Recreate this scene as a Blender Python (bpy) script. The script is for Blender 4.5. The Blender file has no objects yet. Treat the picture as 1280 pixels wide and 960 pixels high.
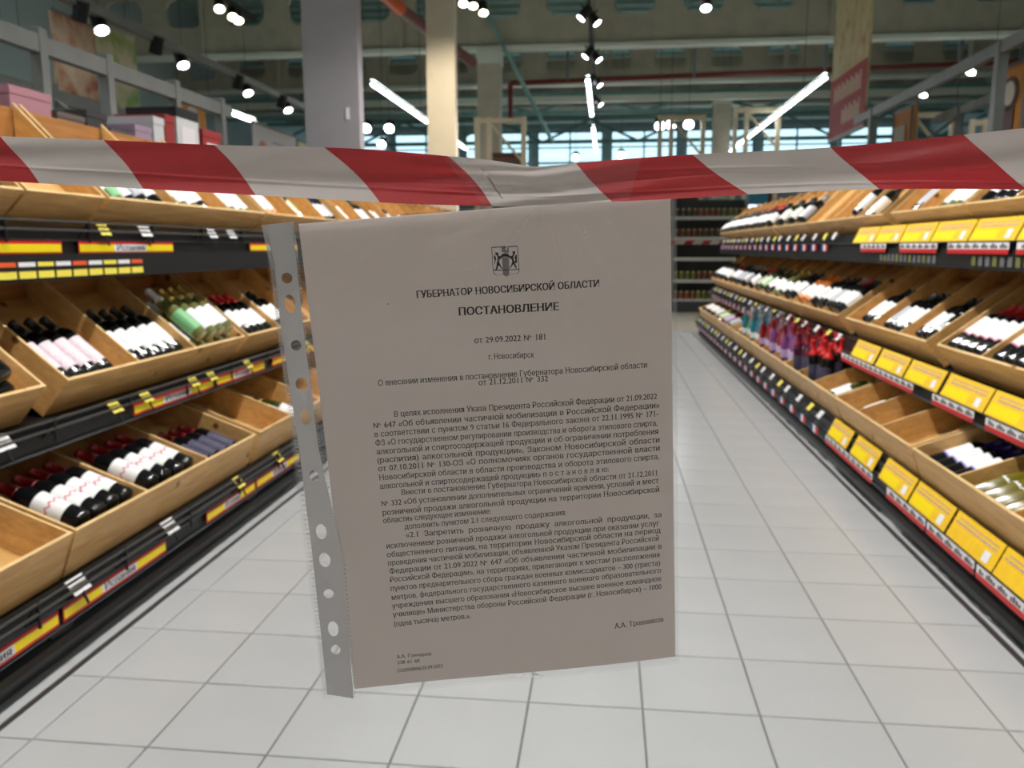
import bpy, math, random
from mathutils import Vector, Matrix
random.seed(7)
SC = bpy.context.scene
COL = SC.collection
# ---------------------------------------------------------------- camera
CAMZ = 1.1929
YAW, PIT, ROL = -0.112666, 0.164001, -0.002033
def cam_axes():
    cy, sy, cp, sp = math.cos(YAW), math.sin(YAW), math.cos(PIT), math.sin(PIT)
    cr, sr = math.cos(ROL), math.sin(ROL)
    f = Vector((sy*cp, cy*cp, -sp)); r = Vector((cy, -sy, 0)); u = r.cross(f)
    return cr*r + sr*u, -sr*r + cr*u, f
_r, _u, _f = cam_axes()
cam = bpy.data.cameras.new('camera')
cam.sensor_width = 36.0
cam.lens = 1033.48/1280*36.0
cam.clip_start = 0.02; cam.clip_end = 200
cam.dof.use_dof = True
cam.dof.focus_distance = 0.50
cam.dof.aperture_fstop = 14.0
co = bpy.data.objects.new('camera', cam); COL.objects.link(co)
m = Matrix((_r, _u, -_f)).transposed().to_4x4(); m.translation = (0, 0, CAMZ)
co.matrix_world = m
SC.camera = co
# ---------------------------------------------------------------- world and exposure
w = bpy.data.worlds.new('hall_air'); SC.world = w; w.use_nodes = True
w.node_tree.nodes['Background'].inputs[0].default_value = (0.80, 0.90, 1.0, 1)
w.node_tree.nodes['Background'].inputs[1].default_value = 0.25
SC.view_settings.view_transform = 'Standard'
SC.view_settings.look = 'None'
SC.view_settings.gamma = 1
SC.view_settings.use_curve_mapping = False
SC.view_settings.exposure = 0.0
SC.cycles.use_denoising = True
SC.cycles.max_bounces = 8
SC.cycles.diffuse_bounces = 3
SC.cycles.glossy_bounces = 3
SC.cycles.transparent_max_bounces = 12
SC.cycles.sample_clamp_indirect = 4
SC.cycles.caustics_reflective = False
SC.cycles.caustics_refractive = False
SPOT_W = 300.0      # each track spotlight
TUBE_E = 20.0       # LED batten emission
# ---------------------------------------------------------------- materials
MATS = {}
def lin(c):
    return tuple(((v/255)/12.92 if v/255 <= .04045 else ((v/255+.055)/1.055)**2.4) for v in c) + (1,)
def pm(name, rgb, rough=.5, metal=0.0, var=0.0, scale=40, spec=.5, trans=0.0, emit=None, bump=0.0, coat=0.0):
    if name in MATS: return MATS[name]
    mt = bpy.data.materials.new(name); mt.use_nodes = True
    nt = mt.node_tree; b = nt.nodes['Principled BSDF']
    c = lin(rgb)
    b.inputs['Base Color'].default_value = c
    b.inputs['Roughness'].default_value = rough
    b.inputs['Metallic'].default_value = metal
    b.inputs['Specular IOR Level'].default_value = spec
    b.inputs['Transmission Weight'].default_value = trans
    b.inputs['Coat Weight'].default_value = coat
    if var or bump:
        tc = nt.nodes.new('ShaderNodeTexCoord')
        n = nt.nodes.new('ShaderNodeTexNoise'); n.inputs['Scale'].default_value = scale
        n.inputs['Detail'].default_value = 4
        nt.links.new(tc.outputs['Object'], n.inputs['Vector'])
        if var:
            rmp = nt.nodes.new('ShaderNodeValToRGB')
            rmp.color_ramp.elements[0].position = .3; rmp.color_ramp.elements[1].position = .7
            rmp.color_ramp.elements[0].color = tuple(v*(1-var) for v in c[:3])+(1,)
            rmp.color_ramp.elements[1].color = tuple(min(1, v*(1+var)) for v in c[:3])+(1,)
            nt.links.new(n.outputs['Fac'], rmp.inputs['Fac'])
            nt.links.new(rmp.outputs['Color'], b.inputs['Base Color'])
        if bump:
            bp = nt.nodes.new('ShaderNodeBump'); bp.inputs['Strength'].default_value = bump
            bp.inputs['Distance'].default_value = .002
            nt.links.new(n.outputs['Fac'], bp.inputs['Height']); nt.links.new(bp.outputs['Normal'], b.inputs['Normal'])
    if emit:
        b.inputs['Emission Color'].default_value = lin(emit[0]); b.inputs['Emission Strength'].default_value = emit[1]
    MATS[name] = mt
    return mt
def wood(name, light, dark, knot=(120, 70, 30)):
    mt = bpy.data.materials.new(name); mt.use_nodes = True
    nt = mt.node_tree; N = nt.nodes; K = nt.links; b = N['Principled BSDF']
    b.inputs['Roughness'].default_value = .42
    tc = N.new('ShaderNodeTexCoord'); oi = N.new('ShaderNodeObjectInfo')
    ad = N.new('ShaderNodeVectorMath'); ad.operation = 'ADD'
    mu = N.new('ShaderNodeVectorMath'); mu.operation = 'MULTIPLY'
    cv = N.new('ShaderNodeCombineXYZ')
    ml = N.new('ShaderNodeMath'); ml.operation = 'MULTIPLY'; ml.inputs[1].default_value = 7.3
    K.new(oi.outputs['Random'], ml.inputs[0])
    for i in range(3): K.new(ml.outputs[0], cv.inputs[i])
    K.new(tc.outputs['Object'], ad.inputs[0]); K.new(cv.outputs[0], ad.inputs[1])
    mu.inputs[1].default_value = (9, 2.2, 22)
    K.new(ad.outputs[0], mu.inputs[0])
    n = N.new('ShaderNodeTexNoise'); n.inputs['Scale'].default_value = 2.2; n.inputs['Detail'].default_value = 6
    n.inputs['Distortion'].default_value = .6
    K.new(mu.outputs[0], n.inputs['Vector'])
    r = N.new('ShaderNodeValToRGB'); r.color_ramp.elements[0].position = .32; r.color_ramp.elements[1].position = .68
    r.color_ramp.elements[0].color = lin(dark); r.color_ramp.elements[1].color = lin(light)
    K.new(n.outputs['Fac'], r.inputs['Fac'])
    v = N.new('ShaderNodeTexVoronoi'); v.inputs['Scale'].default_value = 5.5
    K.new(ad.outputs[0], v.inputs['Vector'])
    kr = N.new('ShaderNodeValToRGB'); kr.color_ramp.elements[0].position = .05; kr.color_ramp.elements[1].position = .10
    kr.color_ramp.elements[0].color = (1, 1, 1, 1); kr.color_ramp.elements[1].color = (0, 0, 0, 1)
    K.new(v.outputs['Distance'], kr.inputs['Fac'])
    mx = N.new('ShaderNodeMix'); mx.data_type = 'RGBA'
    K.new(kr.outputs['Color'], mx.inputs['Factor']); K.new(r.outputs['Color'], mx.inputs['A'])
    mx.inputs['B'].default_value = lin(knot)
    K.new(mx.outputs['Result'], b.inputs['Base Color'])
    MATS[name] = mt
    return mt
WOOD = wood('pine_wood', (234, 190, 124), (208, 160, 96))
WOODE = wood('pine_edge', (244, 212, 156), (228, 190, 130))
WOODB = wood('dark_pine_back', (176, 124, 70), (148, 98, 50))
BLACK = pm('black_steel', (26, 26, 28), .45, .2, .1, 20)
DGREY = pm('dark_grey_plastic', (70, 74, 78), .35)
WIRE = pm('wire_grey', (92, 92, 92), .35, .6)
WHITEP = pm('white_card', (240, 240, 244), .5)
YEL = pm('yellow_card', (250, 214, 30), .45, var=.04, scale=30)
YELP = pm('pale_yellow_card', (248, 230, 90), .5)
ORY = pm('amber_card', (252, 204, 44), .4, var=.05, scale=25)
RED = pm('red_print', (204, 30, 34), .45)
LILAC = pm('lilac_print', (178, 150, 168), .6)
GREYP = pm('grey_print', (60, 60, 66), .6)
BLUEP = pm('blue_print', (40, 52, 128), .5)
CONC = pm('painted_concrete', (160, 156, 160), .7, var=.03, scale=6)
CREAM = pm('cream_paint', (236, 222, 196), .6, var=.03, scale=6)
STEEL = pm('grey_painted_steel', (132, 134, 132), .5, .1, var=.08, scale=5)
BEAM = pm('olive_grey_steel', (176, 167, 148), .6, 0, var=.1, scale=3)
FLANGE = pm('pale_flange', (205, 208, 194), .6)
TEAL = pm('teal_grey_steel', (120, 158, 152), .6, var=.12, scale=3)
REDPIPE = pm('red_pipe', (120, 46, 40), .5)
LAMP = pm('lamp_glow', (255, 255, 255), .5, emit=((246, 250, 255), 26.0))
WARM = pm('warm_lamp_glow', (255, 240, 220), .5, emit=((255, 226, 190), 26.0))
TUBE = pm('led_glow', (255, 255, 255), .5, emit=((248, 252, 255), TUBE_E))
WINGLOW = pm('window_daylight', (200, 235, 245), .5, emit=((186, 226, 240), 1.7))
# ---------------------------------------------------------------- mesh helpers
class MB:
    def __init__(s): s.v = []; s.f = []; s.m = []
    def poly(s, pts, mi=0):
        i = len(s.v); s.v += [tuple(p) for p in pts]; s.f.append(tuple(range(i, i+len(pts)))); s.m.append(mi)
    def hexa(s, p, mi=0):
        i = len(s.v); s.v += [tuple(q) for q in p]
        for q in ((0,3,2,1), (4,5,6,7), (0,1,5,4), (1,2,6,5), (2,3,7,6), (3,0,4,7)):
            s.f.append(tuple(i+k for k in q)); s.m.append(mi)
    def box(s, x0, x1, y0, y1, z0, z1, mi=0):
        s.hexa([(x0,y0,z0),(x1,y0,z0),(x1,y1,z0),(x0,y1,z0),(x0,y0,z1),(x1,y0,z1),(x1,y1,z1),(x0,y1,z1)], mi)
    def prism(s, pts, y0, y1, mi=0):     # outline in x,z extruded along y
        n = len(pts); i = len(s.v)
        s.v += [(a, y0, b) for a, b in pts] + [(a, y1, b) for a, b in pts]
        s.f.append(tuple(i+k for k in range(n))); s.m.append(mi)
        s.f.append(tuple(i+n+k for k in range(n-1, -1, -1))); s.m.append(mi)
        for k in range(n):
            j = (k+1) % n; s.f.append((i+k, i+n+k, i+n+j, i+j)); s.m.append(mi)
    def tube(s, a, b, r, n=8, r2=None, mi=0, caps=True):
        a = Vector(a); b = Vector(b); d = (b-a).normalized()
        p = d.orthogonal().normalized(); q = d.cross(p); r2 = r if r2 is None else r2
        i = len(s.v)
        for c, rr in ((a, r), (b, r2)):
            for k in range(n):
                t = 2*math.pi*k/n; s.v.append(tuple(c + (p*math.cos(t)+q*math.sin(t))*rr))
        for k in range(n):
            j = (k+1) % n; s.f.append((i+k, i+j, i+n+j, i+n+k)); s.m.append(mi)
        if caps:
            s.f.append(tuple(i+k for k in range(n-1, -1, -1))); s.m.append(mi)
            s.f.append(tuple(i+n+k for k in range(n))); s.m.append(mi)
    def lathe_x(s, prof, n=14, mi=0, x0=0):   # profile (x, r), axis +x
        i = len(s.v); m_ = len(prof)
        for x, r in prof:
            for k in range(n):
                t = 2*math.pi*k/n; s.v.append((x0+x, r*math.cos(t), r*math.sin(t)))
        for a in range(m_-1):
            for k in range(n):
                j = (k+1) % n; s.f.append((i+a*n+k, i+(a+1)*n+k, i+(a+1)*n+j, i+a*n+j)); s.m.append(mi)
        s.f.append(tuple(i+k for k in range(n))); s.m.append(mi)
        s.f.append(tuple(i+(m_-1)*n+k for k in range(n-1, -1, -1))); s.m.append(mi)
    def mesh(s, name, mats, smooth=False):
        me = bpy.data.meshes.new(name); me.from_pydata(s.v, [], s.f)
        if not isinstance(mats, (list, tuple)): mats = [mats]
        for q in mats: me.materials.append(q)
        if len(mats) > 1: me.polygons.foreach_set('material_index', s.m)
        if smooth:
            me.polygons.foreach_set('use_smooth', [True]*len(s.f))
        me.update()
        return me
    def obj(s, name, mats, parent=None, smooth=False):
        return mobj(name, s.mesh(name, mats, smooth), parent)
def mobj(name, me, parent=None):
    o = bpy.data.objects.new(name, me); COL.objects.link(o)
    if parent: o.parent = parent
    return o
def tag(o, label=None, cat=None, group=None, kind=None):
    if label: o['label'] = label
    if cat: o['category'] = cat
    if group: o['group'] = group
    if kind: o['kind'] = kind
    return o
def thing(name, label, cat, loc=(0,0,0), group=None, mat=None):
    o = bpy.data.objects.new(name, None); COL.objects.link(o)
    o.empty_display_size = .05
    if mat is not None: o.matrix_world = mat
    else: o.location = loc
    return tag(o, label, cat, group)
def copy_tree(o, parent=None):
    c = o.copy(); COL.objects.link(c); c.parent = parent
    for ch in KIDS.get(o.name, ()):
        d = ch.copy(); COL.objects.link(d); d.parent = c
    return c
KIDS = {}
ORD = ['first','second','third','fourth','fifth','sixth','seventh','eighth','ninth','tenth','eleventh','twelfth']+['%dth'%k for k in range(13,80)]
# ================================================================ SETTING
# floor: grout slab, tiles (each one an object near the camera)
GX0, GY0, T = -1.3864, 1.7220, 0.30
GROUT = pm('grey_grout', (112, 110, 108), .8)
def tile_mat():
    mt = pm('white_floor_tile', (190, 191, 193), .22, var=.03, scale=2.5, spec=.35)
    nt = mt.node_tree; b = nt.nodes['Principled BSDF']; b.inputs['Roughness'].default_value = .2
    return mt
TILE = tile_mat()
mb = MB(); mb.box(-12, 12, -4, 34, -.10, -.004); floor = tag(mb.obj('floor', GROUT), kind='structure')
def tile_mesh(wx, wy):
    b = MB(); g = .0022; c = .0015
    x1, y1 = wx/2-g, wy/2-g
    lo = [(-x1,-y1,-.006),(x1,-y1,-.006),(x1,y1,-.006),(-x1,y1,-.006)]
    mi = [(-x1,-y1,-c),(x1,-y1,-c),(x1,y1,-c),(-x1,y1,-c)]
    hi = [(-x1+c,-y1+c,0),(x1-c,-y1+c,0),(x1-c,y1-c,0),(-x1+c,y1-c,0)]
    b.v = lo+mi+hi
    for a in (0, 4):
        for k in range(4):
            j = (k+1) % 4; b.f.append((a+k, a+j, a+4+j, a+4+k)); b.m.append(0)
    b.f.append((8,9,10,11)); b.m.append(0)
    return b.mesh('tile', TILE)
XL, XR = -1.492, 1.214      # inner edges of the dark floor strips
xs = [XL] + [GX0+T*k for k in range(9)] + [XR]
cols = [(xs[k], xs[k+1]) for k in range(len(xs)-1)]
tm = {}
for (a, b_) in cols:
    key = round(b_-a, 4)
    if key not in tm: tm[key] = tile_mesh(b_-a, T)
for j in range(-2, 15):
    y = GY0 + T*j + T/2
    for (a, b_) in cols:
        o = mobj('tile', tm[round(b_-a, 4)], floor); o.location = ((a+b_)/2, y, 0)
def tiles_into(b, x0, x1, y0, y1):
    g = .0022; c = .0015
    i = len(b.v)
    b.v += [(x0+g,y0+g,-.006),(x1-g,y0+g,-.006),(x1-g,y1-g,-.006),(x0+g,y1-g,-.006),
            (x0+g+c,y0+g+c,0),(x1-g-c,y0+g+c,0),(x1-g-c,y1-g-c,0),(x0+g+c,y1-g-c,0)]
    for k in range(4):
        jj = (k+1) % 4; b.f.append((i+k, i+jj, i+4+jj, i+4+k)); b.m.append(0)
    b.f.append((i+4,i+5,i+6,i+7)); b.m.append(0)
b = MB()
for j in range(15, 44):
    y = GY0 + T*j
    if y + T > 12.0: break
    for (a, c) in cols: tiles_into(b, a, c, y, y+T)
for j in range(-16, -2):
    for (a, c) in cols: tiles_into(b, a, c, GY0+T*j, GY0+T*j+T)
far = b.obj('tile', TILE, floor); tag(far, kind='stuff')
# beige flooring of the cross aisle beyond the gondolas, and outside the shelving
b = MB()
FL2 = pm('beige_floor', (176, 170, 156), .35, var=.05, scale=1.5)
for (x0, x1, y0, y1) in ((-12, 12, 12.0, 34), (-12, -2.3, -4, 12.0), (2.1, 12, -4, 12.0)):
    b.box(x0, x1, y0, y1, -.006, -.001)
tag(b.obj('floor_covering', FL2, floor), 'beige flooring beyond the white tiles')
# dark floor strips and the white strips beside them
STRIP_D = pm('dark_floor_strip', (66, 58, 56), .5)
for nm, s, a, c in (('trim_1', -1, -1.507, -1.492), ('trim_2', 1, 1.214, 1.231)):
    b = MB(); b.box(a, c, -3, 12.0, -.006, .001); tag(b.obj(nm, STRIP_D), kind='structure')
for nm, a, c in (('trim_3', -1.575, -1.5095), ('trim_4', 1.2335, 1.262)):
    b = MB(); b.box(a, c, -3, 12.0, -.006, .0005); tag(b.obj(nm, TILE), kind='structure')
# walls
WALLM = pm('hall_wall_paint', (160, 172, 170), .8, var=.05, scale=1)
b = MB(); b.box(-12.2, -12, -4, 34, -.1, 8); tag(b.obj('wall_left', WALLM), kind='structure')
b = MB(); b.box(12, 12.2, -4, 34, -.1, 8); tag(b.obj('wall_right', WALLM), kind='structure')
b = MB(); b.box(-12, 12, -4.2, -4, -.1, 8); tag(b.obj('wall_front', pm('pale_wall_paint', (214, 212, 208), .8)), kind='structure')
b = MB(); b.box(-12, 12, 34, 34.2, -.1, 8); tag(b.obj('wall_back', WALLM), kind='structure')
# ribbed roof deck
b = MB()
ROOF = pm('roof_deck_metal', (176, 200, 192), .5, .0, var=.08, scale=1.5)
k = 0; y = -4.0
while y < 34:
    b.box(-12, 12, y, y+.35, 8.0 if k % 2 else 7.88, 8.1); y += .35; k += 1
tag(b.obj('ceiling', ROOF), kind='structure')
# clerestory windows on the back wall
n = 1
for x0 in [-11.5+2.9*k for k in range(8)]:
    fr = MB()
    for (a, c, e, g) in ((x0, x0+2.6, 3.3, 3.36), (x0, x0+2.6, 5.64, 5.7), (x0, x0+.06, 3.3, 5.7), (x0+2.54, x0+2.6, 3.3, 5.7),
                         (x0+1.27, x0+1.33, 3.3, 5.7), (x0, x0+2.6, 4.45, 4.53), (x0, x0+2.6, 5.05, 5.1)):
        fr.box(a, c, 33.84, 33.93, e, g)
    wn = fr.obj('window_%d' % n, DGREY); tag(wn, kind='structure')
    p = MB(); p.box(x0+.03, x0+2.57, 33.95, 33.98, 3.33, 5.67); p.obj('pane', WINGLOW, wn)
    n += 1
# ================================================================ GONDOLAS
Y_END = 11.45
TIER = {  # side, tier: Xf, Zf, tilt, divider length
 (-1,'low'):  (1.50, .390, 21, 0, .155), (1,'low'):  (1.22, .400, 21, 0, .145),
 (-1,'mid'):  (1.70, .775, 40, 0, .155), (1,'mid'):  (1.40, .778, 38, 0, .145),
 (-1,'top'):  (1.80, 1.370, 46, 0, .150), (1,'top'):  (1.50, 1.365, 45, 0, .140)}
FLR = {'low': .034, 'mid': .066, 'top': .060}
LOFF = {(-1,'low'): .092, (-1,'mid'): .068, (-1,'top'): .095, (1,'low'): .124, (1,'mid'): .128, (1,'top'): .103}
def floor_z(s, t, y):     # crates farther along the right side have their inner floor set higher
    return FLR[t] + (.040 if s > 0 and y >= 5.1 and not (t == 'low' and y < 8) else 0)
XBK = {-1: 2.13, 1: 1.85}
BASEX = {-1: 1.572, 1: 1.262}
SIDE = {-1: 'left', 1: 'right'}
TNAME = {'low': 'lower', 'mid': 'middle', 'top': 'upper'}
def sbox(b, s, x0, x1, y0, y1, z0, z1, mi=0):
    a, c = sorted((s*x0, s*x1)); b.box(a, c, y0, y1, z0, z1, mi)
for s in (-1, 1):
    g = thing('shelf_gondola', 'long black steel wine gondola with three tilted tiers along the %s side of the aisle' % SIDE[s],
              'shelving', (s*BASEX[s], 5.6, 0))
    def part(nm, mb_, mt):
        mb_.v = [(v[0]-s*BASEX[s], v[1]-5.6, v[2]) for v in mb_.v]
        return mb_.obj(nm, mt, g)
    Y0 = -0.6
    b = MB(); sbox(b, s, BASEX[s]+.035, XBK[s]+.05, Y0, Y_END, 0, .15); part('plinth', b, BLACK)
    b = MB()   # rounded bumper along the floor
    prof = [(0, 0), (0, .035), (.012, .055), (.034, .066), (.05, .066), (.05, 0)]
    pts = [(s*(BASEX[s]+.001+x*.7), z) for x, z in prof]
    b.prism(pts if s < 0 else pts[::-1], Y0, Y_END); part('bumper', b, pm('bumper_grey', (58, 60, 64), .3, spec=.6))
    b = MB(); sbox(b, s, XBK[s]+.012, XBK[s]+.05, Y0, Y_END, .15, 1.66); part('core_panel', b, BLACK)
    for k in range(10):
        y = -0.55 + 1.333*k
        if y > Y_END: break
        b = MB(); sbox(b, s, XBK[s]+.03, XBK[s]+.07, y-.02, y+.02, 0, 1.70); part('upright', b, BLACK)
    # feet gaps: small recessed sockets on the plinth
    for k in range(9):
        y = .80 + 1.333*k
        b = MB(); sbox(b, s, BASEX[s]+.012, BASEX[s]+.036, y-.05, y+.05, .068, .10); part('foot_socket', b, pm('socket_black', (12, 12, 13), .6))
    for t in ('low', 'mid', 'top'):
        xf, zf, ang, L, h = TIER[(s, t)]
        a = math.radians(ang)
        zb = zf - h*math.cos(a); xb = xf + h*math.sin(a)
        b = MB(); sbox(b, s, xf+.03, XBK[s]+.01, Y0, Y_END, zb-.026, zb-.003); part('deck', b, BLACK)
        b = MB(); sbox(b, s, xf+.012, xf+.034, Y0, Y_END, zb-LOFF[(s, t)]-.012, zb-.022); part('label_rail', b, BLACK)
        b = MB(); sbox(b, s, xf+.002, xf+.012, Y0, Y_END, zb-LOFF[(s, t)]-.014, zb-LOFF[(s, t)]-.008); sbox(b, s, xf+.002, xf+.012, Y0, Y_END, zb-LOFF[(s, t)]+.046, zb-LOFF[(s, t)]+.051)
        part('rail_lip', b, DGREY)
        zt = {'low': .62, 'mid': 1.20, 'top': 1.69}[t]
        b = MB(); sbox(b, s, XBK[s], XBK[s]+.012, Y0, Y_END, zb, zt); part('back_board', b, WOODB)
        if s < 0:    # double wire rail in front of the crates with little stands
            for z in (zb+.014, zb-.014):
                b = MB(); b.tube((s*(xf-.012), 1.0, z), (s*(xf-.012), Y_END, z), .0042, 8); part('wire_rail', b, WIRE)
            y = 1.1
            while y < 7:
                b = MB()
                b.tube((s*(xf-.012), y, zb+.018), (s*(xf+.02), y+.03, zb-.055), .0045, 6)
                b.tube((s*(xf-.012), y, zb+.018), (s*(xf+.02), y-.03, zb-.055), .0045, 6)
                b.tube((s*(xf-.012), y, zb+.018), (s*(xf-.012), y, zb-.055), .0045, 6)
                part('wire_stand', b, pm('wire_black', (34, 34, 34), .4, .4)); y += .41
    # end panel
    b = MB()
    for t, z0, z1 in (('low', .0, .62), ('mid', .62, 1.2), ('top', 1.2, 1.66)):
        xf = TIER[(s, t)][0]
        sbox(b, s, XBK[s]-.12, XBK[s]+.07, Y_END, Y_END+.03, z0, z1)
    part('end_panel', b, BLACK)

def frame(s, t, y):
    """matrix of the tilted crate frame: x up the slope, z off the crate floor, origin at the inner front bottom edge"""
    xf, zf, ang, L, h = TIER[(s, t)]
    a = math.radians(ang)
    u = Vector((s*math.cos(a), 0, math.sin(a))); wv = Vector((-s*math.sin(a), 0, math.cos(a)))
    v = wv.cross(u)
    P = Vector((s*xf, y, zf)) - wv*h
    M = Matrix((u, v, wv)).transposed().to_4x4(); M.translation = P
    return M
TH = .011
def make_crate(s, t, ys, label, name_group):
    xf, zf, ang, L, h = TIER[(s, t)]
    a = math.radians(ang); M = frame(s, t, ys[0]); D = s   # local +y = world s*... see below
    c = thing('bottle_crate', label, 'crate', group=name_group, mat=M)
    Wd = ys[-1]-ys[0]; sg = 1 if s > 0 else -1
    def bx(nm, x0, x1, y0, y1, z0, z1, mt):
        b = MB(); p, q = sorted((sg*y0, sg*y1)); b.box(x0, x1, p, q, z0, z1)
        return b.obj(nm, mt, c)
    Lb = (XBK[s]-.006-xf-h*math.sin(a))/math.cos(a); Lt = (XBK[s]-.006-xf)/math.cos(a); fl = floor_z(s, t, ys[0])
    Lf = Lb + (Lt-Lb)*fl/h
    o = bx('front_board', -.0, TH, 0, Wd, 0, h, WOOD)
    bx('front_edge', .0005, TH-.0005, .0, Wd, h, h+.0015, WOODE)
    bx('bottom_board', TH, Lf-.006, TH, Wd-TH, fl-.008, fl, WOOD)
    for k, y in enumerate(ys):
        yy = y-ys[0]
        if k == 0: p = (0, TH)
        elif k == len(ys)-1: p = (yy-TH, yy)
        else: p = (yy-TH/2, yy+TH/2)
        nm = 'side_board' if k in (0, len(ys)-1) else 'divider'
        b = MB(); z0_ = 0 if nm == 'side_board' else fl
        Lz = Lb + (Lt-Lb)*z0_/h; ya, yb = sorted((sg*(p[0]+.0003), sg*(p[1]-.0003)))
        b.prism([(TH, z0_), (Lz, z0_), (Lt, h), (TH, h)], ya, yb); b.obj(nm, WOOD, c)
        bx('top_edge', TH, Lt, p[0]+.0008, p[1]-.0008, h, h+.0015, WOODE)
    return c
# ---------------------------------------------------------------- bottles
def glass(name, rgb, rough=.06, tr=0.0, spec=.6):
    return pm(name, rgb, rough, spec=spec, trans=tr)
G_DARK = glass('dark_bottle_glass', (16, 16, 18))
G_GREEN = glass('olive_bottle_glass', (66, 70, 22), tr=.35)
G_CLEAR = glass('clear_bottle_glass', (150, 152, 90), tr=.5)
G_YEL = glass('pale_yellow_wine_glass', (124, 112, 26), .22, tr=.2)
G_RED = glass('ruby_bottle_glass', (150, 24, 40), tr=.3)
G_LILAC = glass('lilac_bottle_glass', (150, 84, 150), tr=.3)
G_PLUM = glass('plum_bottle_glass', (84, 26, 60), tr=.2)
G_TEAL = glass('teal_bottle_glass', (40, 140, 164), tr=.3)
G_AMB = glass('amber_bottle_glass', (214, 120, 40), tr=.4)
G_BLUE = glass('navy_bottle_glass', (26, 34, 66))
L_WHITE = pm('white_label', (250, 250, 250), .5)
L_CREAM = pm('cream_label', (246, 240, 222), .5)
L_PINK = pm('pinkish_label', (236, 218, 226), .5, var=.12, scale=60)
L_GREY = pm('silver_label', (176, 180, 190), .4)
L_PLUM = pm('slate_label', (70, 66, 92), .5, var=.3, scale=40)
L_GREEN = pm('green_label', (120, 190, 130), .5)
L_MINT = pm('pale_green_label', (190, 220, 170), .5)
L_LILAC = pm('lilac_label', (200, 176, 220), .5)
L_ORANGE = pm('orange_label', (236, 150, 80), .5)
L_BAND = pm('pink_band', (222, 120, 150), .5)
L_VIO = pm('violet_band', (150, 130, 220), .5)
L_GOLD = pm('gold_band', (168, 130, 60), .4, .5)
C_BLACK = pm('black_capsule', (22, 22, 24), .35)
C_RED = pm('red_capsule', (150, 18, 32), .3)
C_BRED = pm('bright_red_capsule', (214, 34, 34), .35)
C_ORANGE = pm('orange_capsule', (226, 118, 30), .4)
C_GOLD = pm('gold_capsule', (204, 168, 84), .3, .5)
C_VIO = pm('violet_capsule', (60, 40, 120), .35)
C_WHITE = pm('white_capsule', (228, 228, 230), .35)
C_GREY = pm('silver_capsule', (150, 152, 158), .3, .5)
PROF = {'claret': [(0,.026),(.002,.033),(.008,.0365),(.02,.0375),(.190,.0375),(.205,.035),(.220,.026),(.232,.0175),(.245,.0145),(.285,.0140),(.2855,.0155),(.296,.0155),(.298,.013)],
        'slim':   [(0,.022),(.003,.031),(.010,.0350),(.16,.0355),(.19,.032),(.23,.022),(.26,.0150),(.300,.0138),(.3005,.0152),(.31,.0152),(.312,.012)],
        'round':  [(0,.026),(.003,.036),(.010,.0405),(.14,.0410),(.17,.037),(.205,.026),(.235,.0175),(.255,.0148),(.285,.0142),(.2855,.0160),(.296,.0160),(.298,.013)]}
def rad(prof, x):
    for (a, ra), (c, rc) in zip(prof, prof[1:]):
        if a <= x <= c: return ra + (rc-ra)*(x-a)/(c-a+1e-9)
    return prof[-1][1]
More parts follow.
